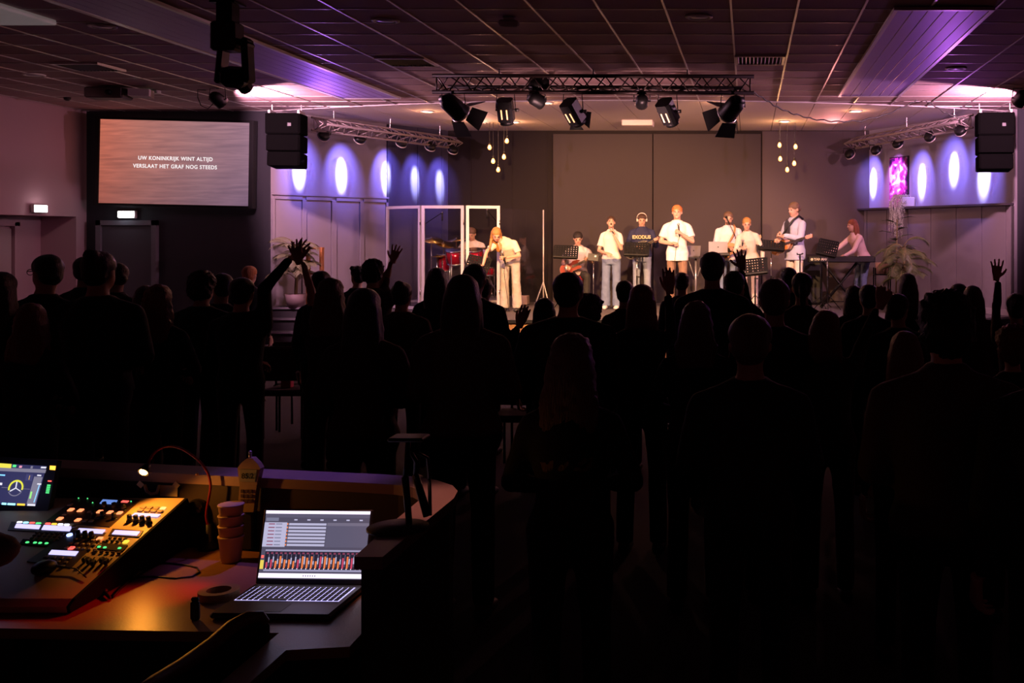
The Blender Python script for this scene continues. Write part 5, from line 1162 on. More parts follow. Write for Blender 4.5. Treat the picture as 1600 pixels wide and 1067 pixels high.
# console
SL = .229; CX1 = -2.04
def cpl(px, py): Y = (.955+SL*3.8)/((py-PY)/F+SL); return P(px, py, Y)
def cpt(x, y, h=0): return V((x, y, 1.045+(y-3.8)*SL+h))
ct = thing('mixing_console', 'beige digital mixing console with glowing displays and orange keys', 'mixing console', (-2.5, 3.5, DZ), 0)
M_cs = mat('console_beige', (.60, .46, .28), .45, bump=.05, scale=300); M_cd = mat('console_dark', (.045, .025, .022), .5)
xs0, xs1 = -3.05, CX1
vs = []
prof_ = [(3.815, DZ+.005), (3.815, 1.02), (3.80, 1.045), (3.168, .90), (3.14, .885), (3.145, DZ+.005)]
MB().add([(xs0, y, z) for y, z in prof_]+[(xs1-.006, y, z) for y, z in prof_], [(0, 1, 2, 3, 4, 5), (11, 10, 9, 8, 7, 6)]+[(i, i+6, (i+1) % 6+6, (i+1) % 6) for i in range(6)]).build('chassis', M_cs, ct, world=True)
MB().add([(xs1-.006, y, z) for y, z in prof_]+[(xs1+.004, y, z+.0) for y, z in prof_], [(0, 1, 2, 3, 4, 5), (11, 10, 9, 8, 7, 6)]+[(i, i+6, (i+1) % 6+6, (i+1) % 6) for i in range(6)]).build('side_cheek', mat('cheek_black', (.006, .005, .005), .9, spec=.1), ct, world=True)
RC = Euler((math.atan(SL), 0, 0))
def cquad(pts, h0, h1, name, m, parent=None):
    q = [cpl(*p) for p in pts]; up = V((0, -math.sin(math.atan(SL)), math.cos(math.atan(SL))))
    return MB().add([u+up*h0 for u in q]+[u+up*h1 for u in q], [(0, 1, 2, 3), (7, 6, 5, 4), (0, 4, 5, 1), (1, 5, 6, 2), (2, 6, 7, 3), (3, 7, 4, 0)]).build(name, m, parent or ct, world=True)
UPC = V((0, -math.sin(math.atan(SL)), math.cos(math.atan(SL))))
def em(name, c, s): return mat(name, (.1, .1, .1), .5, emit=c, es=s)
E_or = em('key_orange', (1, .24, .09), 2.0); E_wh = em('display_white', (.55, .50, 1), 1.5); E_bl = em('display_blue', (.16, .30, .8), .9); E_gr = em('led_green', (.1, .9, .25), 1.2); E_rd = em('led_red', (1, .1, .08), 1.8); E_yl = em('led_yellow', (1, .6, .05), 1.4); E_cy = em('led_cyan', (.3, .8, 1), 2)
M_key = mat('key_grey', (.35, .28, .26), .5); M_key2 = mat('key_dark', (.10, .06, .05), .5)
cquad([(122, 777), (219, 782), (172, 824), (72, 815)], 0, .003, 'control_bay', M_cd)
cquad([(40, 838), (160, 838), (135, 866), (100, 886), (30, 880)], 0, .003, 'control_bay', M_cd) if False else cquad([(112, 829), (166, 833), (112, 887), (42, 878)], 0, .003, 'control_bay', M_cd)
cquad([(18, 816), (114, 824), (109, 834), (12, 829)], 0, .003, 'control_bay', M_cd); cquad([(176, 827), (224, 830), (218, 840), (170, 837)], 0, .003, 'control_bay', M_cd)
cquad([(36, 843), (86, 847), (80, 855), (30, 851)], 0, .003, 'meter_window', M_matte); cquad([(156, 849), (200, 853), (192, 862), (148, 858)], 0, .003, 'meter_window', M_matte)
def disp(x0, y0, x1, y1, sl, m=E_wh, nm='display'):   # parallelogram display: top edge (x0,y0)-(x1,y0+..), shear sl
    dy = (x1-x0)*.055; cquad([(x0+sl, y0), (x1+sl, y0+dy), (x1, y1+dy), (x0, y1)], .003, .005, nm, m)
disp(23, 820, 61, 826, 3); disp(65, 822, 109, 829, 4); disp(119, 827, 160, 833, 5); disp(175, 830, 214, 836, 5); disp(76, 861, 118, 867.5, 5); disp(206, 803, 246, 807, 5)
disp(156, 782, 179, 788, 5, E_bl); disp(189, 783.5, 199, 786, 3, E_rd, 'red_readout')
def key(px, py, m, w=9, h=4.2, nm='key'):
    c = cpl(px, py); sc = c.y/F; MB().cham(c+UPC*.004, (w*sc, h*sc*2.1, .006), .002, RC).build(nm, m, ct, world=True)
for x, y in ((111, 798), (126, 799), (156, 801), (172, 802), (187, 803), (94, 812), (122, 814), (156, 843)): key(x, y, E_or, 8, 4, 'lit_key')
key(112, 858, E_rd, 8, 4, 'lit_key'); key(197, 848, E_yl, 8, 4, 'lit_key')
for x, y in ((141, 801), (102, 805), (110, 790), (133, 815), (143, 815.5), (116, 824.5), (152, 811)): key(x, y, M_key, 7, 3.2)
for r in range(2):
    for k in range(4): key(224+k*10.2-r*4, 794+k*.6+r*4.6, M_key if not (r == 0 and k == 3) else em('key_warm', (1, .6, .2), 1.6), 8, 3.6)
for r in range(3):
    for k in range(6): key(58+k*8-r*4+ (0 if r else 0), 838+k*.5-8+r*4.2+4, M_key2, 5, 2.2)
for r in range(3):
    for k in range(6): key(118+k*9-r*7, 846+k*.6+r*6.5-2, M_key, 5.5, 2.6)
for r in range(3):
    for k in range(4): key(72+k*12-r*5, 872+k*.8+r*6, M_key, 6.5, 3)
for r in range(2):
    for k in range(4): key(172+k*8-r*4, 842+k*.5+r*4, M_key2, 5, 2.4)
for r in range(1):
    for k in range(5): key(150+k*9, 863+k*.6, M_key2, 6, 2)
cols = [em('led_white', (.8, .8, 1), 2.2), E_cy, E_rd, E_gr, E_rd, E_yl, em('led_white', (1, 1, 1), 1), em('led_white', (1, 1, 1), 1)]
for i, c_ in enumerate(cols): key((31 if i < 4 else 36)+i*9.8, 817.5+i*.55, c_, 8, 1.6, 'led_bar')
for x0, y0 in ((43, 849), (55, 849.5), (63, 850), (73, 850.5), (155, 856), (164, 857), (187, 858)): key(x0, y0, E_gr, 5, 1.8, 'green_digit')
for x0, y0 in ((123, 780), (137, 780.5), (145, 787), (205, 785)): key(x0, y0, E_gr, 2, 1, 'led')
def knob(px, py, r=.008, h=.024):
    c = cpl(px, py); MB().cyl(c, c+UPC*.006, r*1.25, n=12).cyl(c+UPC*.005, c+UPC*h, r, r*.85, 14).build('knob', M_bp, ct, True, world=True)
for x, y in ((164, 795), (179, 796), (194, 798), (161, 810), (179, 812), (147, 808), (203, 815), (213, 816), (223, 817), (233, 818), (123, 840), (134, 841), (144, 842)): knob(x, y, .0085, .026)
c = cpl(109, 838); MB().cyl(c+UPC*.003, c+UPC*.008, .009, n=12).build('lit_encoder', em('encoder_blue', (.3, .4, 1), 3), ct, True, world=True)
for k in range(5):
    x, y = 131+k*9, 880+k*.4; c0, c1 = cpl(x+8, y-9), cpl(x-10, y+11); MB().cyl(c0+UPC*.001, c1+UPC*.001, .0022, n=6).build('fader_slot', M_matte, ct, world=True)
    c = c0.lerp(c1, .35+.12*(k % 3)); MB().cham(c+UPC*.010, (.010, .022, .016), .003, RC).build('fader_cap', M_bp, ct, world=True)
# touch screen of the console
def tpl(px, py): # plane through (3.697, .994) and (3.758, 1.191)
    g_ = (3.758-3.697)/(1.191-.994); k = (py-PY)/F; Y = (3.697+g_*(2-.994))/(1+g_*k); return P(px, py, Y)
ts = MB(); nt_ = V((0, -1, .31)).normalized()
def tquad(pts, h0, h1, name, m, parent):
    q = [tpl(*p) for p in pts]; return MB().add([u+nt_*h0 for u in q]+[u+nt_*h1 for u in q], [(0, 1, 2, 3), (7, 6, 5, 4), (0, 4, 5, 1), (1, 5, 6, 2), (2, 6, 7, 3), (3, 7, 4, 0)]).build(name, m, parent, world=True)
tsc = tquad([(-120, 706), (90, 719), (72, 812), (-140, 800)], -.025, 0, 'touchscreen', M_bp, ct)
tquad([(-110, 718), (73, 728), (55.7, 790.6), (-130, 782)], 0, .001, 'screen_glass', em('tablet_navy', (.030, .030, .10), 1.0), tsc)
def g2(pts, nm, m, h=.002): tquad(pts, .001, h, nm, m, tsc)
E_w2 = em('graphic_white', (.8, .78, .9), 1.1); E_g2 = em('graphic_grey', (.28, .26, .36), .8)
g2([(-60, 719.5), (18.5, 725), (17.5, 731.5), (-60, 727)], 'yellow_tab', em('tab_yellow', (.85, .75, .08), 1.1))
g2([(-60, 728), (72.6, 733.5), (71, 739), (-60, 733)], 'grey_bar', E_g2)
g2([(21, 726), (26, 726.3), (25, 730), (20, 729.7)], 'icon', E_gr); g2([(31, 727.5), (35, 727.8), (34, 731), (30, 730.7)], 'icon', em('pink', (.9, .35, .5), 1)); g2([(49, 728), (52, 728.2), (51, 732), (48, 731.8)], 'icon', E_g2); g2([(65, 729), (73, 729.4), (72, 731.8), (64, 731.4)], 'icon', E_w2)
g2([(54, 744.5), (67, 745.5), (55, 789), (42, 787)], 'meter_strip', E_g2, .0015); g2([(59, 741.5), (65, 742), (64.3, 744), (58.3, 743.5)], 'icon', E_w2); g2([(59, 755), (65, 755.4), (64.3, 757.5), (58.3, 757)], 'icon', E_w2)
g2([(61.6, 757.5), (62.6, 757.6), (54, 785), (52.8, 785)], 'blue_line', em('line_blue', (.2, .55, 1), 1.6)); g2([(48.5, 768), (51, 768.2), (48.5, 779), (46, 778.8)], 'green_bar', em('bar_green', (.3, .8, .2), 1.2))
g2([(42, 740.5), (52, 741.2), (50, 751.5), (39.8, 750.7)], 'small_box', em('box_navy', (.05, .05, .15), 1)); g2([(46.8, 743), (47.6, 743), (46, 749.5), (45.2, 749.5)], 'yellow_tick', E_yl)
g2([(0, 741), (8.5, 741.5), (8, 743.5), (0, 743)], 'blue_field', em('line_blue', (.2, .5, 1), 1)); g2([(0, 754), (4, 754.3), (3.4, 758), (0, 757.7)], 'icon', E_w2)
for k, (x0, x1, c_) in enumerate(((3, 10, E_cy), (12, 24, E_cy), (27, 39, E_yl), (43, 55, E_w2))): g2([(x0+.5, 785.3+k*.6), (x1+.5, 785.8+k*.6), (x1, 788.8+k*.6), (x0, 788.3+k*.6)], 'menu_label', c_)
g2([(3, 761.2), (13, 761.7), (13, 762.3), (3, 761.8)], 'axis_line', E_g2); g2([(37, 763.5), (47, 764), (47, 764.5), (37, 764)], 'axis_line', E_g2)
cx_, cy_ = 25.2, 762.5
def ringarc(a0, a1, ro, ri, m, nm):
    q = []; n = 16; vs = []; fs = []
    for i in range(n+1):
        a_ = a0+(a1-a0)*i/n
        for r in (ro, ri): x = cx_+r*math.cos(a_)+.22*r*math.sin(a_); y = cy_-r*math.sin(a_)*1.08; vs.append(tpl(x, y)+nt_*.0025)
    for i in range(n): fs.append((2*i, 2*i+1, 2*i+3, 2*i+2))
    MB().add(vs, fs).build(nm, m, tsc, world=True)
ringarc(-.25, PI+.3, 11.8, 9.2, em('ring_yellow', (.80, .78, .05), 1.1), 'yellow_ring'); ringarc(PI+.5, 2*PI-.45, 11.8, 10.6, E_g2, 'grey_ring')
for a_ in (PI/2, PI/2+2.09, PI/2-2.09):
    x, y = cx_+9.5*math.cos(a_)+.2*9.5*math.sin(a_), cy_-9.5*math.sin(a_)*1.05; dx, dy = (y-cy_)*.06, -(x-cx_)*.06
    g2([(cx_-dx, cy_-dy), (cx_+dx, cy_+dy), (x+dx, y+dy), (x-dx, y-dy)], 'spoke', E_w2, .003)
g2([(78.5, 727.5), (87.5, 728), (86.5, 734.5), (78, 733.8)], 'amber_key', em('amber_key', (1, .5, .05), 2)); g2([(75.5, 750.5), (81, 750.8), (80.5, 752.8), (75, 752.4)], 'red_led', E_rd)
for i in range(5): g2([(74.3-i*.55, 757+i*2.9), (79.5-i*.55, 757.3+i*2.9), (79-i*.55, 759.3+i*2.9), (73.8-i*.55, 759+i*2.9)], 'green_led_bar', E_gr)
point('touchscreen_glow', tpl(20, 760)+nt_*.12, .08, (.4, .4, 1), .05)
# mouse and lead
c = cpl(70, 892); t = thing('computer_mouse', 'round black mouse lying on the console near the operator', 'mouse', c)
fuse(MB().sph(c+UPC*.012, (.034, .045, .022), 14, 9).build('mouse_body', M_bp, t, True, world=True), .006, 2)
MB().tube([c+V((.03, .01, .015)), cpl(95, 890)+UPC*.012, cpl(120, 893)+UPC*.01, cpl(135, 905)+UPC*.006], .002, 5).build('lead', M_bp, t, True, world=True)
# gooseneck lamp
lp2 = [(326, 850), (327, 830), (322, 805), (327, 775), (329, 758), (325, 740), (313, 722), (297, 709), (281, 700), (266, 697), (252, 700), (241, 708), (234, 718), (231, 727)]
LY = 3.80; pts = [P(x, y, LY-(.0 if i < 6 else .012*(i-6))) for i, (x, y) in enumerate(lp2)]; pts[0].z = DZ
sm = []
for i in range(len(pts)-1):
    p0, p1, p2, p3 = pts[max(0, i-1)], pts[i], pts[i+1], pts[min(len(pts)-1, i+2)]
    for k in range(4):
        t_ = k/4; sm.append(.5*((2*p1)+(p2-p0)*t_+(2*p0-5*p1+4*p2-p3)*t_*t_+(3*p1-p0-3*p2+p3)*t_**3))
sm.append(pts[-1])
gl_ = thing('gooseneck_lamp', 'gooseneck lamp with red lit neck and lit amber head over the console', 'lamp', pts[0])
MB().lathe([(0, 0), (.035, 0), (.035, .015), (.014, .03), (.010, .09), (0, .09)], pts[0], 18).build('base', M_bp, gl_, True, world=True)
MB().tube(sm, .0048, 8).build('neck', mat('neck_red_lit', (.22, .012, .015), .35), gl_, True, world=True)  # red light falling on the neck is put into its colour
hd = pts[-1]; hdir = (P(221, 742, LY-.12)-hd).normalized(); qh = hdir.to_track_quat('Z', 'Y').to_matrix()
MB().lathe([(.0, -.005), (.012, 0), (.016, .018), (.020, .034), (.018, .034), (.013, .018)], hd, 16, qh).build('shade', M_bp, gl_, True, world=True)
MB().sph(hd+hdir*.031, (.0145, .0145, .008), 12, 8, qh).build('bulb', em('lamp_bulb', (1, .42, .10), 14), gl_, True, world=True)
spot('gooseneck_light', hd+hdir*.045, hd+hdir*.045+V((.20, -.03, -.30)), 3.5, (1, .33, .035), 144, .4, .012)
spot('red_desk_light', (-1.50, 3.60, 1.20), (-1.90, 3.28, DZ), 11, (1, .012, .006), 34, .8, .03)
# cable grommet, screw, paper with tape on the inner booth wall
def wall_y(x): return 3.975+(x+2.70)*(3.715-3.975)/(1.34)
x = XX(309, 3.86); g_ = thing('cable_grommet', 'round glossy black cable grommet on the booth wall behind the lamp', 'grommet', (x, wall_y(x), .95))
MB().lathe([(0, 0), (.034, 0), (.034, .012), (.026, .028), (.010, .034), (0, .034)], P(309, 793, wall_y(x)), 22, Euler((PI/2, 0, 0)).to_matrix()).build('grommet_cap', mat('gloss_black', (.01, .01, .01), .1), g_, True, world=True)
tag(MB().sph(P(308, 741, 3.80)+V((0, -.0, 0)), (.006, .006, .006), 8, 6).cyl(P(308, 741, 3.80), P(308, 741, 3.87), .003, n=6).build('brass_screw', mat('brass', (.6, .4, .15), .3, 1)), 'small brass screw on the booth wall under the red lit neck', 'screw')
pp_ = thing('taped_note', 'pale paper note taped to the booth wall behind the console', 'note', P(262, 775, 3.86))
M_pp = mat('paper_pale', (.75, .62, .42), .7); M_tp = mat('tape_pale', (.7, .58, .38), .6)
qn = [P(250, 758, 3.868), P(277, 759, 3.863), P(277, 776, 3.863), P(250, 775, 3.868)]; quad_slab(qn, .002).build('note_sheet', M_pp, pp_, world=True)
for cx0, cy0 in ((219, 757), (275, 758)): quad_slab([P(cx0-1, cy0-6, 3.855), P(cx0+6, cy0, 3.853), P(cx0+1, cy0+6, 3.853), P(cx0-6, cy0, 3.855)], .0015).build('tape', M_tp, pp_, world=True)
MB().tube([P(226, 757, 3.862), P(229, 767, 3.862), P(236, 772, 3.862), P(245, 770, 3.862), P(249, 758, 3.862)], .006, 6).build('loop', M_tp, pp_, True, world=True)
# sound level meter
sm_ = thing('sound_level_meter', 'tan handheld sound level meter reading 85.2, standing by the cups', 'sound meter', P(385, 800, 3.78))
SYm = 3.76; M_sm = mat('meter_tan', (.42, .30, .17), .5)
def mq(pts, y0, y1, nm, m): return MB().add([P(x, y, y0) for x, y in pts]+[P(x, y, y0)+V((0, y1, 0)) for x, y in pts], [tuple(range(len(pts)-1, -1, -1)), tuple(range(len(pts), 2*len(pts)))]+[(i, (i+1) % len(pts), len(pts)+(i+1) % len(pts), len(pts)+i) for i in range(len(pts))]).build(nm, m, sm_, world=True)
mq([(371, 731), (377, 723), (386, 716), (394, 716), (402, 724), (407, 732), (401, 758), (396, 800), (371, 800), (374, 760)], SYm, .03, 'meter_body', M_sm)
mq([(375, 733), (401, 734), (398, 753), (375, 753)], SYm-.003, .004, 'display', mat('lcd', (.30, .24, .12), .3, emit=(.3, .18, .05), es=.04))
MB().cyl(P(391, 717, SYm+.015), P(391, 707, SYm+.015), .006, .006, 10).sph(P(391, 707, SYm+.015), .007, 8, 6).build('microphone_tip', M_alu, sm_, True, world=True)
for r in range(3):
    for k in range(3): mq([(376+k*6.6, 765+r*7.5), (380.5+k*6.6, 765+r*7.5), (380+k*6.6, 770+r*7.5), (376+k*6.4, 770+r*7.5)], SYm-.003, .004, 'button', M_key2)
text('85.2', 'reading', .026, M_matte, sm_, frame_M(P(387, 744, SYm-.006)-sm_.location, (1, 0, 0), (0, 0, 1)), .0005, .0006)
MB().cham((XX(384, 3.78), 3.80, (DZ+1.0)/2), (.05, .04, 1.0-DZ), .006).build('holder', M_bp, sm_, world=True)
# cups
cb = P(361, 876, 3.657); cb.z = DZ; M_cup = mat('paper_cup', (.55, .36, .17), .65)
MB_c = []
for i in range(4):
    z0 = DZ+.0365*i+.001
    t = thing('paper_cup', ['lowest tan paper cup of the stack of four', 'second tan paper cup from below in the stack', 'third tan paper cup from below in the stack', 'topmost tan paper cup of the stack, open rim showing'][i], 'cup', (cb.x, cb.y, z0), 0, 'stacked paper cups on the desk')
    MB().lathe([(.026, 0), (.032, 0), (.0405, .084), (.0425, .086), (.0425, .090), (.039, .090), (.0265, .008), (.0, .006), (0, 0)][0:9], (0, 0, 0), 26).build('cup_wall', M_cup, t, True)
    MB().lathe([(.0405, .084), (.043, .085), (.043, .090), (.0405, .091)], (0, 0, 0), 26).build('rolled_rim', mat('cup_rim', (.7, .5, .28), .5), t, True)
# tape roll and usb stick, bottle cap etc
c = P(342, 930, 3.29); c.z = DZ
tag(MB().lathe([(.036, 0), (.060, 0), (.060, .026), (.036, .026), (.036, 0)], c, 30).build('tape_roll', mat('tape_roll', (.38, .24, .12), .5), smooth=False), 'brown roll of tape lying flat beside the laptop', 'tape roll')
c = P(305, 966, 3.10); c.z = DZ
t = thing('lighter', 'small black upright lighter in front of the tape roll', 'lighter', c); MB().cham(c+V((0, 0, .028)), (.026, .014, .056), .004).build('case', M_bp, t, world=True); MB().cham(c+V((0, 0, .062)), (.022, .012, .012), .003).build('cap', M_bm, t, world=True)
def dsk(x, y): Y = (EYE-DZ)*F/(y-PY); return P(x, y, Y)
up_ = V((0, 0, .005))
t = thing('black_plug_lead', 'black plug and looping lead on the desk beside the console', 'cable', dsk(230, 885))
MB().tube([P(246, 838, 3.72)+up_, P(240, 850, 3.66), P(237, 862, 3.6)]+[dsk(x, y)+up_ for x, y in ((234, 872), (226, 888), (215, 900), (200, 911), (188, 922), (176, 935))], .004, 6).build('lead', M_bp, t, True, world=True)
MB().tube([dsk(233, 874)+up_*2, dsk(224, 892)+up_*2, dsk(206, 908)+up_*2], [.008, .010, .007], 8).build('plug', M_bp, t, True, world=True)
tag(MB().tube([dsk(x, y)+up_*.6 for x, y in ((236, 880), (262, 881), (290, 884), (308, 888), (312, 895), (300, 902), (275, 905), (240, 902), (205, 903), (180, 905), (165, 917), (158, 928))], .0028, 6).build('thin_lead', M_bp, smooth=True), 'thin black lead looping on the lit part of the desk', 'cable')
tag(MB().tube([P(246, 838, 3.73), dsk(258, 842)+up_*.6, dsk(275, 845)+up_*.6, dsk(297, 850)+up_*.6, dsk(318, 853)+up_*.6], .003, 6).build('thin_lead', M_bp, smooth=True), 'thin lead running from the console to the lamp base', 'cable')
t = thing('earphone', 'small black earphone at the end of the lead by the console corner', 'earphone', dsk(163, 930)); MB().sph(dsk(163, 930)+up_*2.4, .011, 12, 8).cyl(dsk(163, 930)+up_*2, dsk(172, 938)+up_*1.5, .006, .004, 8).build('ear_bud', M_bp, t, True, world=True)
# laptop
LH = V((-1.407, 3.362, DZ)); ly = -.035
lt_ = thing('laptop', 'open laptop with lit keyboard showing audio tracks on the desk', 'laptop', LH, ly)
M_lb = mat('laptop_grey', (.06, .055, .06), .4, .4)
MB().cham((0, -.135, .011), (.362, .27, .018), .006).build('keyboard_deck', M_lb, lt_)
tl_ = .26; ML = Matrix.Translation((0, .0, .016))@Matrix.Rotation(-tl_, 4, 'X')
lid = MB().cham((0, .004, .118), (.362, .008, .235), .004).xf(ML).build('lid', M_lb, lt_)
W_, H_ = .345, .212; zt0 = .230
def lq(u0, v0, u1, v1, h, m, nm, parent=None):
    x0, x1 = -W_/2+u0*W_, -W_/2+u1*W_; z0, z1 = zt0-v1*H_, zt0-v0*H_
    return MB().box(((x0+x1)/2, -.0005-h/2, (z0+z1)/2), (x1-x0, .0004, z1-z0)).xf(ML).build(nm, m, parent or lid)
lq(0, 0, 1, 1, .0005, em('lap_bg', (.085, .075, .12), 1), 'screen')
EWB = em('lap_white', (.95, .80, 1), 1.5); EL = em('lap_light', (.50, .48, .68), 1); ED = em('lap_dark', (.018, .015, .03), 1); EG = em('lap_grey', (.11, .10, .16), 1)
lq(0, 0, 1, .045, .0015, EWB, 'title_bar'); lq(0, .045, 1, .10, .0015, EG, 'menu_bar'); lq(0, .92, 1, .985, .0015, EWB, 'task_bar')
lq(.0, .175, .215, .535, .0015, EL, 'track_headers'); lq(.60, .175, 1, .22, .0015, em('lap_grey2', (.17, .15, .22), 1), 'ruler'); lq(.60, .22, 1, .535, .0015, EG, 'arrange_area')
for k in range(7):
    v = .18+k*.051; lq(.235, v+.004, .592, v+.036, .002, EL, 'clip'); lq(.04, v+.012, .10, v+.026, .0025, em('lap_red', (.25, .05, .10), 1), 'track_button'); lq(.11, v+.012, .17, v+.026, .0025, em('lap_mid', (.2, .2, .3), 1), 'track_name'); lq(.218, v+.006, .226, v+.03, .0025, em('lap_orange', (1, .25, .06), 1.2), 'record_led')
for k in range(6): lq(.28+k*.125, .125, .31+k*.125, .145, .002, EL, 'bar_number')
lq(.01, .105, .13, .155, .002, em('lap_mid', (.2, .2, .3), 1), 'toolbar_text')
lq(.04, .575, 1, .60, .0015, em('lap_line', (.35, .33, .5), 1), 'mixer_header'); lq(.04, .60, 1, .86, .0015, ED, 'mixer_area'); lq(.04, .865, 1, .89, .0015, em('lap_line', (.35, .33, .5), 1), 'mixer_footer')
lq(.002, .73, .035, .86, .002, em('lap_yellow', (.85, .65, .10), 1), 'master_meter'); lq(.006, .66, .03, .70, .002, E_rd, 'master_led')
rd = random.Random(2)
for k in range(22):
    u = .055+k*.0425; hgt = rd.choice((.06, .08, .10, .13, .15)); c_ = [em('lap_orange2', (.9, .22, .06), 1), em('lap_red2', (.6, .06, .12), 1)][rd.random() < .35]
    lq(u, .82-hgt, u+.016, .845, .002, c_, 'level_meter'); lq(u-.002, .615, u+.02, .64, .002, em('lap_red', (.25, .05, .10), 1), 'pan_box'); lq(u+.022, .64, u+.028, .82, .002, em('lap_dim', (.14, .12, .2), 1), 'fader_track'); lq(u+.02, .66+rd.random()*.08, u+.031, .70+rd.random()*.03+.06, .0025, EL, 'fader_cap'); lq(u, .848, u+.008, .858, .0025, EWB, 'mute_led')
for k in range(6): lq(.42+k*.022, .942, .43+k*.022, .965, .002, em('lap_mid', (.2, .2, .3), 1), 'task_icon')
spot('laptop_glow', LH+V((0, -.06, .16)), LH+V((0, -.5, -.05)), .12, (.6, .5, 1), 150, .8, .09)
# backlit keyboard: glowing bed with dark keys on it
MB().box((-.002, -.095, .0203), (.325, .125, .0006)).build('key_backlight', em('key_glow', (.55, .48, 1), 1.6), lt_)
kdat = None; n = 0
for r in range(6):
    for k in range(18):
        if r == 5 and 4 <= k <= 8:
            if k > 4: continue
            MB().cham((-.054+.018*.5, -.0425-5*.0205-.005, .0222), (.085, .0175, .003), .0008).build('key_cap', M_bp, lt_); continue
        if kdat is None: o = MB().cham((0, 0, 0), (.0136, .0158, .003), .0008).build('key_cap', M_bp, lt_); kdat = o.data
        else: o = bpy.data.objects.new('key_cap', kdat); COL.objects.link(o); o.parent = lt_
        o.location = (-.153+k*.01785, -.0425-r*.0205-.003, .0222)
MB().box((-.03, -.215, .0203), (.11, .07, .0006)).build('touchpad', M_bp, lt_)
# stand on the counter end
t = thing('counter_stand', 'thin black stand rising from the end of the booth counter', 'stand', (XX(640, 3.12), 3.12, LZ))
x = XX(640, 3.14); MB().lathe([(0, 0), (.09, 0), (.09, .006), (.02, .016), (0, .016)], (x-.035, 3.14, LZ), 26).build('round_base', M_bp, t, True, world=True)
MB().cyl((x, 3.14, LZ), P(633, 745, 3.14), .009, .011, 10).cyl(P(633, 745, 3.14), P(638, 688, 3.14), .008, n=8).build('pole', M_bp, t, True, world=True)
MB().cham(P(639, 684, 3.14), (.105, .08, .012), .004).build('top_plate', M_bp, t, world=True)
MB().cyl(P(649, 742, 3.2), P(668, 806, 3.2), .011, .013, 10).build('side_strut', M_bp, t, True, world=True); MB().cyl(P(671, 748, 3.24), P(672, 805, 3.24), .006, n=8).build('side_rod', M_bp, t, True, world=True)
MB().tube([P(638, 700, 3.14), P(650, 720, 3.18), P(649, 742, 3.2)], .007, 6).tube([P(638, 700, 3.14), P(668, 715, 3.2), P(671, 748, 3.24)], .005, 6).build('joint_arm', M_bp, t, True, world=True)
# operator's chair
oc = thing('office_chair', 'dark chair with a curved brown back rail in front of the desk', 'chair', (-1.75, 2.6, 0))
rl = [P(200, 1095, 2.49), P(240, 1066, 2.6), P(285, 1040, 2.71), P(330, 1008, 2.82), P(362, 980, 2.90), P(388, 965, 2.93), P(408, 963, 2.94), P(415, 972, 2.95)]
MB().tube(rl, [.016, .018, .02, .021, .021, .019, .016, .012], 10).build('back_rail', mat('chair_brown', (.16, .06, .035), .5), oc, True, world=True)
vs = []; fs = []
for p in rl: vs += [p+V((-.004, 0, -.01)), p+V((-.004, 0, -.30)), p+V((.012, 0, -.30)), p+V((.012, 0, -.01))]
for i in range(len(rl)-1):
    for k in range(4): a0, a1 = i*4+k, i*4+(k+1) % 4; fs.append((a0, a1, a1+4, a0+4))
fs += [(3, 2, 1, 0), tuple(len(vs)-4+k for k in range(4))]
MB().add(vs, fs).build('backrest', mat('chair_dark', (.02, .014, .014), .8), oc, world=True)
MB().cham((-1.75, 2.6, .47), (.46, .46, .08), .03).build('seat', M_matte, oc, world=True); MB().cyl((-1.75, 2.6, .12), (-1.75, 2.6, .44), .03, n=12).build('column', M_bm, oc, True, world=True)
MB().cyl((-1.54, 2.66, .46), (-1.44, 2.72, .62), .02, n=8).build('back_strut', M_bm, oc, True, world=True)
for k in range(5): MB().cyl((-1.75, 2.6, .12), (-1.75+.3*math.cos(k*1.2566), 2.6+.3*math.sin(k*1.2566), .04), .02, .015, 8).build('leg', M_bm, oc, True, world=True)

# ------------------------------------------------------------------ congregation (facing the stage)
CT = {k: cloth(k, c) for k, c in dict(black=(.010, .010, .012), char=(.022, .022, .026), navy2=(.014, .016, .035), green=(.012, .03, .02), brown2=(.075, .040, .030), wine=(.05, .014, .018), tan=(.11, .065, .045), olive=(.035, .03, .018)).items()}
def aud(px, top, s, hair, hc, clo, label, pose=None, female=False, fat=1.0, head=(0, 0, 0), raise_=None, dz=0, **kw):
    """px, top: head column and crown row in the photograph; s: its scale there in pixels per metre"""
    Y = F/s; X = (px-PX)/s; H = EYE-(top-PY)/s; hadd = {'curly': .05, 'bun': .05, 'twobuns': .03}.get(hair, .02); H = H-hadd*.6
    p = dict(pose or {}); k = H/1.75
    for side_, (hx, hy), (ex, ey) in (raise_ or []):
        # world-space targets back to the 1.75 m body facing away from the camera
        p['w'+side_] = (-(hx-px)/s/k, -.12, (EYE-(hy-PY)/s)/k); p['e'+side_] = (-(ex-px)/s/k, -.08, (EYE-(ey-PY)/s)/k); p['p'+side_] = (0, -1, 0)
        hh = list(kw.get('hands', ('relax', 'relax'))); hh['LR'.index(side_)] = kw.pop('rh', 'open'); kw['hands'] = tuple(hh)
    return person(label, X, Y, 0, H, PI, hair, hc, CT[clo], None, female=female, pose=p, head=head, build_=fat, group='standing congregation seen from behind', **kw)
cl1 = dict(eL=(.25, -.02, 1.14), wL=(.05, -.26, 1.06), eR=(-.25, -.02, 1.14), wR=(-.04, -.27, 1.08))
cl2 = dict(eL=(.26, .0, 1.13), wL=(.16, -.27, 1.02), eR=(-.26, .0, 1.13), wR=(-.16, -.27, 1.02))
aud(4, 421, 235, 'long', HBR, 'char', 'long haired person cut off by the left picture edge', female=True, pose=cl1, longlen=.3)
T, J, ar, s, hl = aud(70, 394, 225, 'short', HB, 'black', 'tall short haired man with glasses in profile before the alcove', head=(0, 0, 1.15), pose=dict(eR=(-.24, .02, 1.13)))
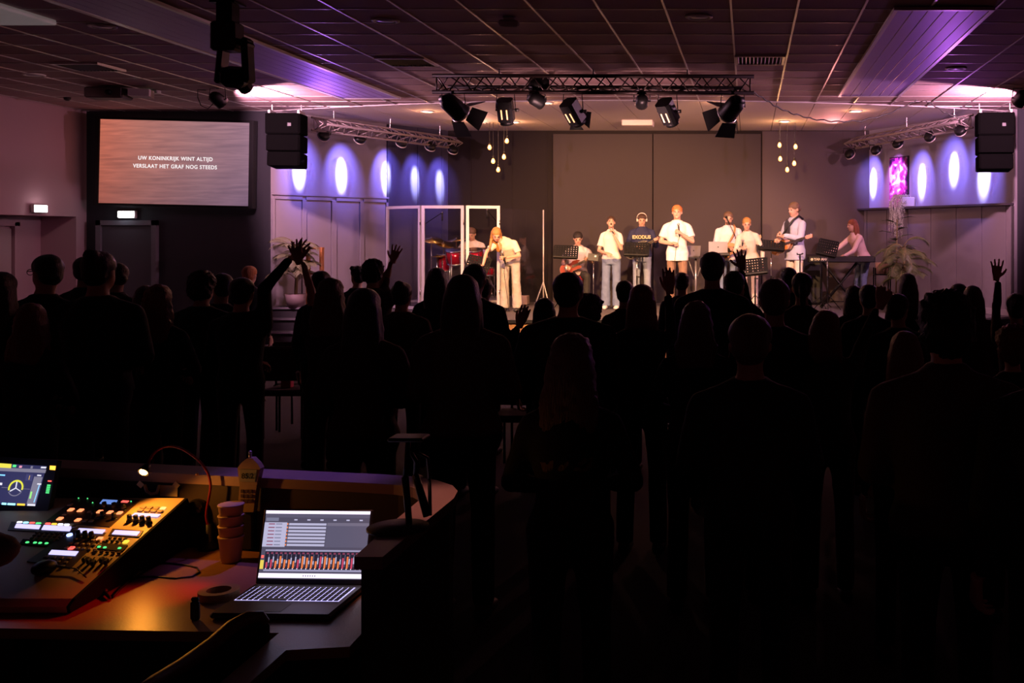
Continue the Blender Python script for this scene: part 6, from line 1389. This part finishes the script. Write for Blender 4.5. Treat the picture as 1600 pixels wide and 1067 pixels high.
for sx in (-1, 1): MB().tube([hl((sx*.075, .0, .012))*s, hl((sx*.055, -.10, .010))*s, hl((sx*.015, -.108, .008))*s], .003, 5).tube([hl((sx*(.034+.022*math.cos(a_)), -.106, .004+.019*math.sin(a_)))*s for a_ in [2*PI*i/12 for i in range(13)]], .0028, 5).build('spectacles', M_bp, T, True)
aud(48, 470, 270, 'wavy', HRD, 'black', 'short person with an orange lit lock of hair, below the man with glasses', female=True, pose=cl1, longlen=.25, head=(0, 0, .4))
aud(134, 398, 180, 'short', HB, 'black', 'man half hidden at the corner of the black wall, behind the curly bun')
aud(155, 384, 250, 'bun', HB, 'black', 'tall broad figure with a dark top knot before the grey door', pose=cl1, fat=1.12)
aud(182, 408, 178, 'lowbun', HBR, 'char', 'woman with tied up hair turned to the right before the grey door', female=True, head=(0, 0, .9), pose=cl1)
aud(228, 443, 190, 'long', HBR, 'char', 'brown haired woman mostly hidden behind the red curls at the door', female=True, longlen=.25)
aud(248, 441, 232, 'wavy', HRD, 'black', 'woman with long curls glowing red at the right, below the grey door', female=True, pose=cl1, longlen=.30)
T, J, ar, s, hl = aud(316, 420, 205, 'curly', HB, 'green', 'person with wide dark curls and a pale 4 on the dark green back', fat=1.1)
text('4', 'shirt_number', .13, mat('print_grey', (.12, .14, .13), .8), T, frame_M(V((.0, .150, 1.12))*s, (-1, 0, 0), (0, 0, 1)), .003, .004)
aud(345, 424, 190, 'short', HB, 'char', 'short haired man with one red lit ear and cheek left of the palm', head=(0, 0, .7), raise_=None)
aud(390, 413, 132, 'short', HGI, 'black', 'small distant red haired head before the black wall')
aud(378, 430, 215, 'short', HB, 'black', 'dark sleeved person reaching a hand up before the palm', raise_=[('R', (443, 404), (405, 452))], pose=cl1, head=(0, 0, .1))
aud(502, 420, 182, 'bob', HB, 'black', 'dark bobbed head right of the orange wooden frame', female=True)
aud(517, 431, 232, 'wavy', HMOUSE, 'wine', 'wavy haired woman raising a bare arm in front of the palm', female=True, raise_=[('L', (462, 412), (482, 468))], sleeve='short', longlen=.28)
aud(558, 412, 142, 'twobuns', HB, 'char', 'small figure with two hair buns looking right, before the wainscot', female=True, head=(0, 0, .8))
aud(583, 402, 165, 'curly', HB, 'brown2', 'curly topped person raising a hand high beside the drum screen', raise_=[('R', (604, 411), (594, 452))], sleeve='rolled')
aud(570, 445, 295, 'long', HB, 'wine', 'large woman with long dark hair and sloping shoulders, lit orange at right', female=True, pose=cl1, longlen=.42, fat=1.08)
aud(628, 434, 195, 'bun', HB, 'brown2', 'man with a small top knot in a brown shirt before the drum screen', fat=1.05, pose=cl1)
T, J, ar, s, hl = aud(683, 415, 180, 'long', HB, 'char', 'long haired woman in a striped top below the drum kit', female=True, longlen=.34, pose=cl1)
aud(757, 431, 172, 'short', HB, 'black', 'short head peeking out between the tall music stand and the large brown back', female=True)
aud(742, 409, 205, 'short', HB, 'black', 'man under the tilted music stand holding out an open hand to the right', raise_=[('R', (803, 514), (790, 556))], rh='flat')
aud(724, 424, 298, 'long', HBR, 'tan', 'large woman with long hair and round brown shoulders in the middle', female=True, pose=cl1, longlen=.34, fat=1.16)
aud(888, 421, 268, 'short', HB, 'black', 'broad man in a dark hoodie left of the singing woman', fat=1.18, pose=dict(eL=(.30, -.02, 1.12), wL=(.08, -.2, 1.02), eR=(-.25, -.02, 1.14), wR=(-.04, -.22, 1.04)))
aud(851, 462, 200, 'bob', HB, 'char', 'low hooded figure left of the broad man in the hoodie', fat=1.05)
aud(920, 455, 235, 'curly', HBR, 'black', 'round haired person right of the broad man in the hoodie', female=True)
aud(893, 514, 415, 'wavy', HMOUSE, 'black', 'nearest long haired woman, low in the middle, hair rim lit on both sides', female=True, pose=cl1, longlen=.42)
aud(976, 435, 185, 'short', HB, 'wine', 'short person half hidden between the two middle heads', female=True)
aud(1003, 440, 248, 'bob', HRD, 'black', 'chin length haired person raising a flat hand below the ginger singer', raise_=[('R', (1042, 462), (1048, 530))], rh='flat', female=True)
aud(1065, 423, 152, 'short', HB, 'char', 'small short haired head right of the raised flat hand')
aud(1088, 466, 292, 'wavy', HMOUSE, 'black', 'woman with shoulder length curls in the middle of the crowd', female=True, pose=cl1, longlen=.25)
aud(1113, 390, 212, 'short', HB, 'black', 'tallest man with short hair standing before the silver laptop', fat=1.12, pose=cl2)
aud(1147, 420, 195, 'short', HB, 'black', 'person with a spread hand raised in front of the woman in beige', raise_=[('R', (1157, 424), (1166, 478))], fat=1.05)
aud(1172, 484, 405, 'short', HMOUSE, 'char', 'close cropped man with wide shoulders, low right of the middle', fat=1.06, pose=cl1)
aud(1232, 415, 160, 'short', HB, 'black', 'distant rounded head under the tall guitarist')
aud(1210, 431, 285, 'short', HMOUSE, 'black', 'large close cropped head with ears showing, below the tall guitarist', fat=1.0, pose=cl1)
aud(1253, 422, 205, 'pony', HB, 'wine', 'slim person with tied back hair left of the keyboard stand', female=True)
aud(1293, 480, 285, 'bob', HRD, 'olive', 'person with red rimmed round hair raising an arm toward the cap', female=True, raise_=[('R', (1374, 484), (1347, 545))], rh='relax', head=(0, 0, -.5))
aud(1334, 443, 182, 'bob', HBR, 'black', 'straight bobbed head below the stage piano', female=True)
aud(1358, 441, 202, 'short', HB, 'black', 'short haired head just right of the straight bob below the piano')
aud(1418, 424, 172, 'long', HBR, 'black', 'tall long haired figure in front of the right palm', female=True, longlen=.4)
aud(1404, 455, 225, 'short', HB, 'char', 'short dark haired person between the raised arm and the curly back', head=(0, 0, -.5))
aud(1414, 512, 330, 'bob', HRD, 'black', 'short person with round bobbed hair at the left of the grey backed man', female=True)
aud(1498, 440, 182, 'short', HB, 'black', 'low head peeking right behind the curly haired man')
aud(1520, 443, 195, 'bob', HBR, 'wine', 'round haired head before the lit boarding at the right', female=True)
aud(1588, 455, 215, 'short', HB, 'wine', 'person at the right raising a slim spread hand before the boarding', raise_=[('L', (1565, 440), (1560, 500))], female=True)
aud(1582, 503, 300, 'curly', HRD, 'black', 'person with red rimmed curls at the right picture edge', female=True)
aud(1478, 447, 440, 'curly', HB, 'brown2', 'nearest large man with curly hair and a brown grey sweater at the right', fat=1.16, pose=cl1, collar=True)
aud(1655, 470, 470, 'short', HB, 'char', 'dark shoulder of a person cut off by the right picture edge', fat=1.1)
# operator at the console
T, J, ar, s, hl = person('operator at the left edge in a knitted sleeve, one hand over the console', -2.62, 2.78, 0, 1.76, PI, 'short', HB, cloth('knit', (.10, .055, .045)), None, pose=dict(pel=(0, .02, .60), chest=(0, -.06, 1.0), neck=(0, -.08, 1.14), head=(0, -.14, 1.26),
    kL=(.14, -.36, .56), kR=(-.14, -.36, .56), aL=(.14, -.30, .085), aR=(-.14, -.30, .085), eR=(-.42, -.30, 1.065), wR=(-.04, -.60, 1.04), eL=(.3, -.1, .9), wL=(.15, -.4, 1.0), pR=(0, 0, -1)), hands=('relax', 'relax'))
T.location.z = 0
tag(MB().cham((-2.62, 2.78, .48), (.44, .44, .07), .03).cyl((-2.62, 2.78, 0), (-2.62, 2.78, .46), .03, n=12).lathe([(0, 0), (.22, 0), (.22, .02), (.04, .05), (0, .05)], (-2.62, 2.78, 0), 20).build('stool', M_matte), 'dark stool under the operator at the left edge', 'stool')
# hall chairs
M_ch = mat('chair_fabric', (.05, .03, .03), .9); ch0 = None
def chair(x, y, label):
    global ch0
    if ch0 is None:
        t = thing('stacking_chair', label, 'chair', (x, y, 0), 0, 'dark hall chairs between the rows')
        MB().cham((0, 0, .45), (.44, .42, .06), .02).build('seat', M_ch, t); MB().cham((0, -.21, .74), (.42, .05, .34), .02, (.12, 0, 0)).build('backrest', M_ch, t)
        for sx in (-1, 1):
            for sy in (-1, 1): MB().cyl((sx*.19, sy*.18, 0), (sx*.19, sy*.18, .43), .012, n=8).build('leg', M_bm, t, True)
            MB().cyl((sx*.19, -.19, .43), (sx*.19, -.225, .80), .012, n=8).build('back_post', M_bm, t, True)
        ch0 = t; return t
    return copy_tree(ch0, (x, y, 0), label)
chair(XX(473, 10.9), 10.9, 'hall chair with a lit back edge under the raised bare arm')
chair(XX(447, 10.35), 10.45, 'hall chair holding the red and white carton')
chair(XX(838, 9.9), 9.9, 'hall chair between the open hand and the broad man')
chair(XX(815, 9.0), 9.0, 'hall chair just right of the large brown back')
t = thing('carton', 'small red and white carton on a hall chair under the raised arms', 'carton', (XX(449, 10.3), 10.42, .482))
MB().cham((XX(449, 10.42), 10.42, .482+.045), (.10, .08, .09), .006).build('red_lower', mat('carton_red', (.55, .05, .08), .5), t, world=True); MB().cham((XX(449, 10.42), 10.42, .482+.112), (.10, .08, .045), .006).build('white_top', mat('carton_white', (.7, .6, .6), .5), t, world=True)

# ------------------------------------------------------------------ bake the fused skins
def text_to_mesh():
    dg = bpy.context.evaluated_depsgraph_get()
    for o in [q for q in SC.objects if q.type == 'FONT']:
        me = bpy.data.meshes.new_from_object(o.evaluated_get(dg)); n = bpy.data.objects.new(o.name, me); nm = o.name; mb_, sc_, pr_ = o.matrix_local.copy(), o.scale.copy(), o.parent
        if not me.materials: me.materials.append(o.data.materials[0])
        COL.objects.link(n); n.parent = pr_; n.matrix_local = mb_; bpy.data.objects.remove(o); n.name = nm
def bake():
    bpy.context.view_layer.update(); dg = bpy.context.evaluated_depsgraph_get(); hm = {}
    for k, o in HAND.items():
        me = bpy.data.meshes.new_from_object(o.evaluated_get(dg)); hm[k] = ([v.co.copy() for v in me.vertices], [tuple(p.vertices) for p in me.polygons])
    res = []
    for o, hands in PEND: res.append(bpy.data.meshes.new_from_object(o.evaluated_get(dg)))
    for (o, hands), me in zip(PEND, res):
        if hands:
            vs = [tuple(v.co) for v in me.vertices]; fs = [tuple(p.vertices) for p in me.polygons]
            for kind, M, flip in hands:
                n = len(vs); hv, hf = hm[kind]
                vs += [tuple(M@v) for v in hv]; fs += [tuple(i+n for i in (f if not flip else f[::-1])) for f in hf]
            mt_ = o.data.materials[0]; me = bpy.data.meshes.new(o.name); me.from_pydata(vs, [], fs); me.materials.append(mt_)
        elif not me.materials: me.materials.append(o.data.materials[0])
        me.polygons.foreach_set('use_smooth', [True]*len(me.polygons)); me.update()
        o.modifiers.clear(); o.data = me
    for o in HAND.values(): bpy.data.objects.remove(o)
bake()
text_to_mesh()
for o in SC.objects: o.hide_viewport = False
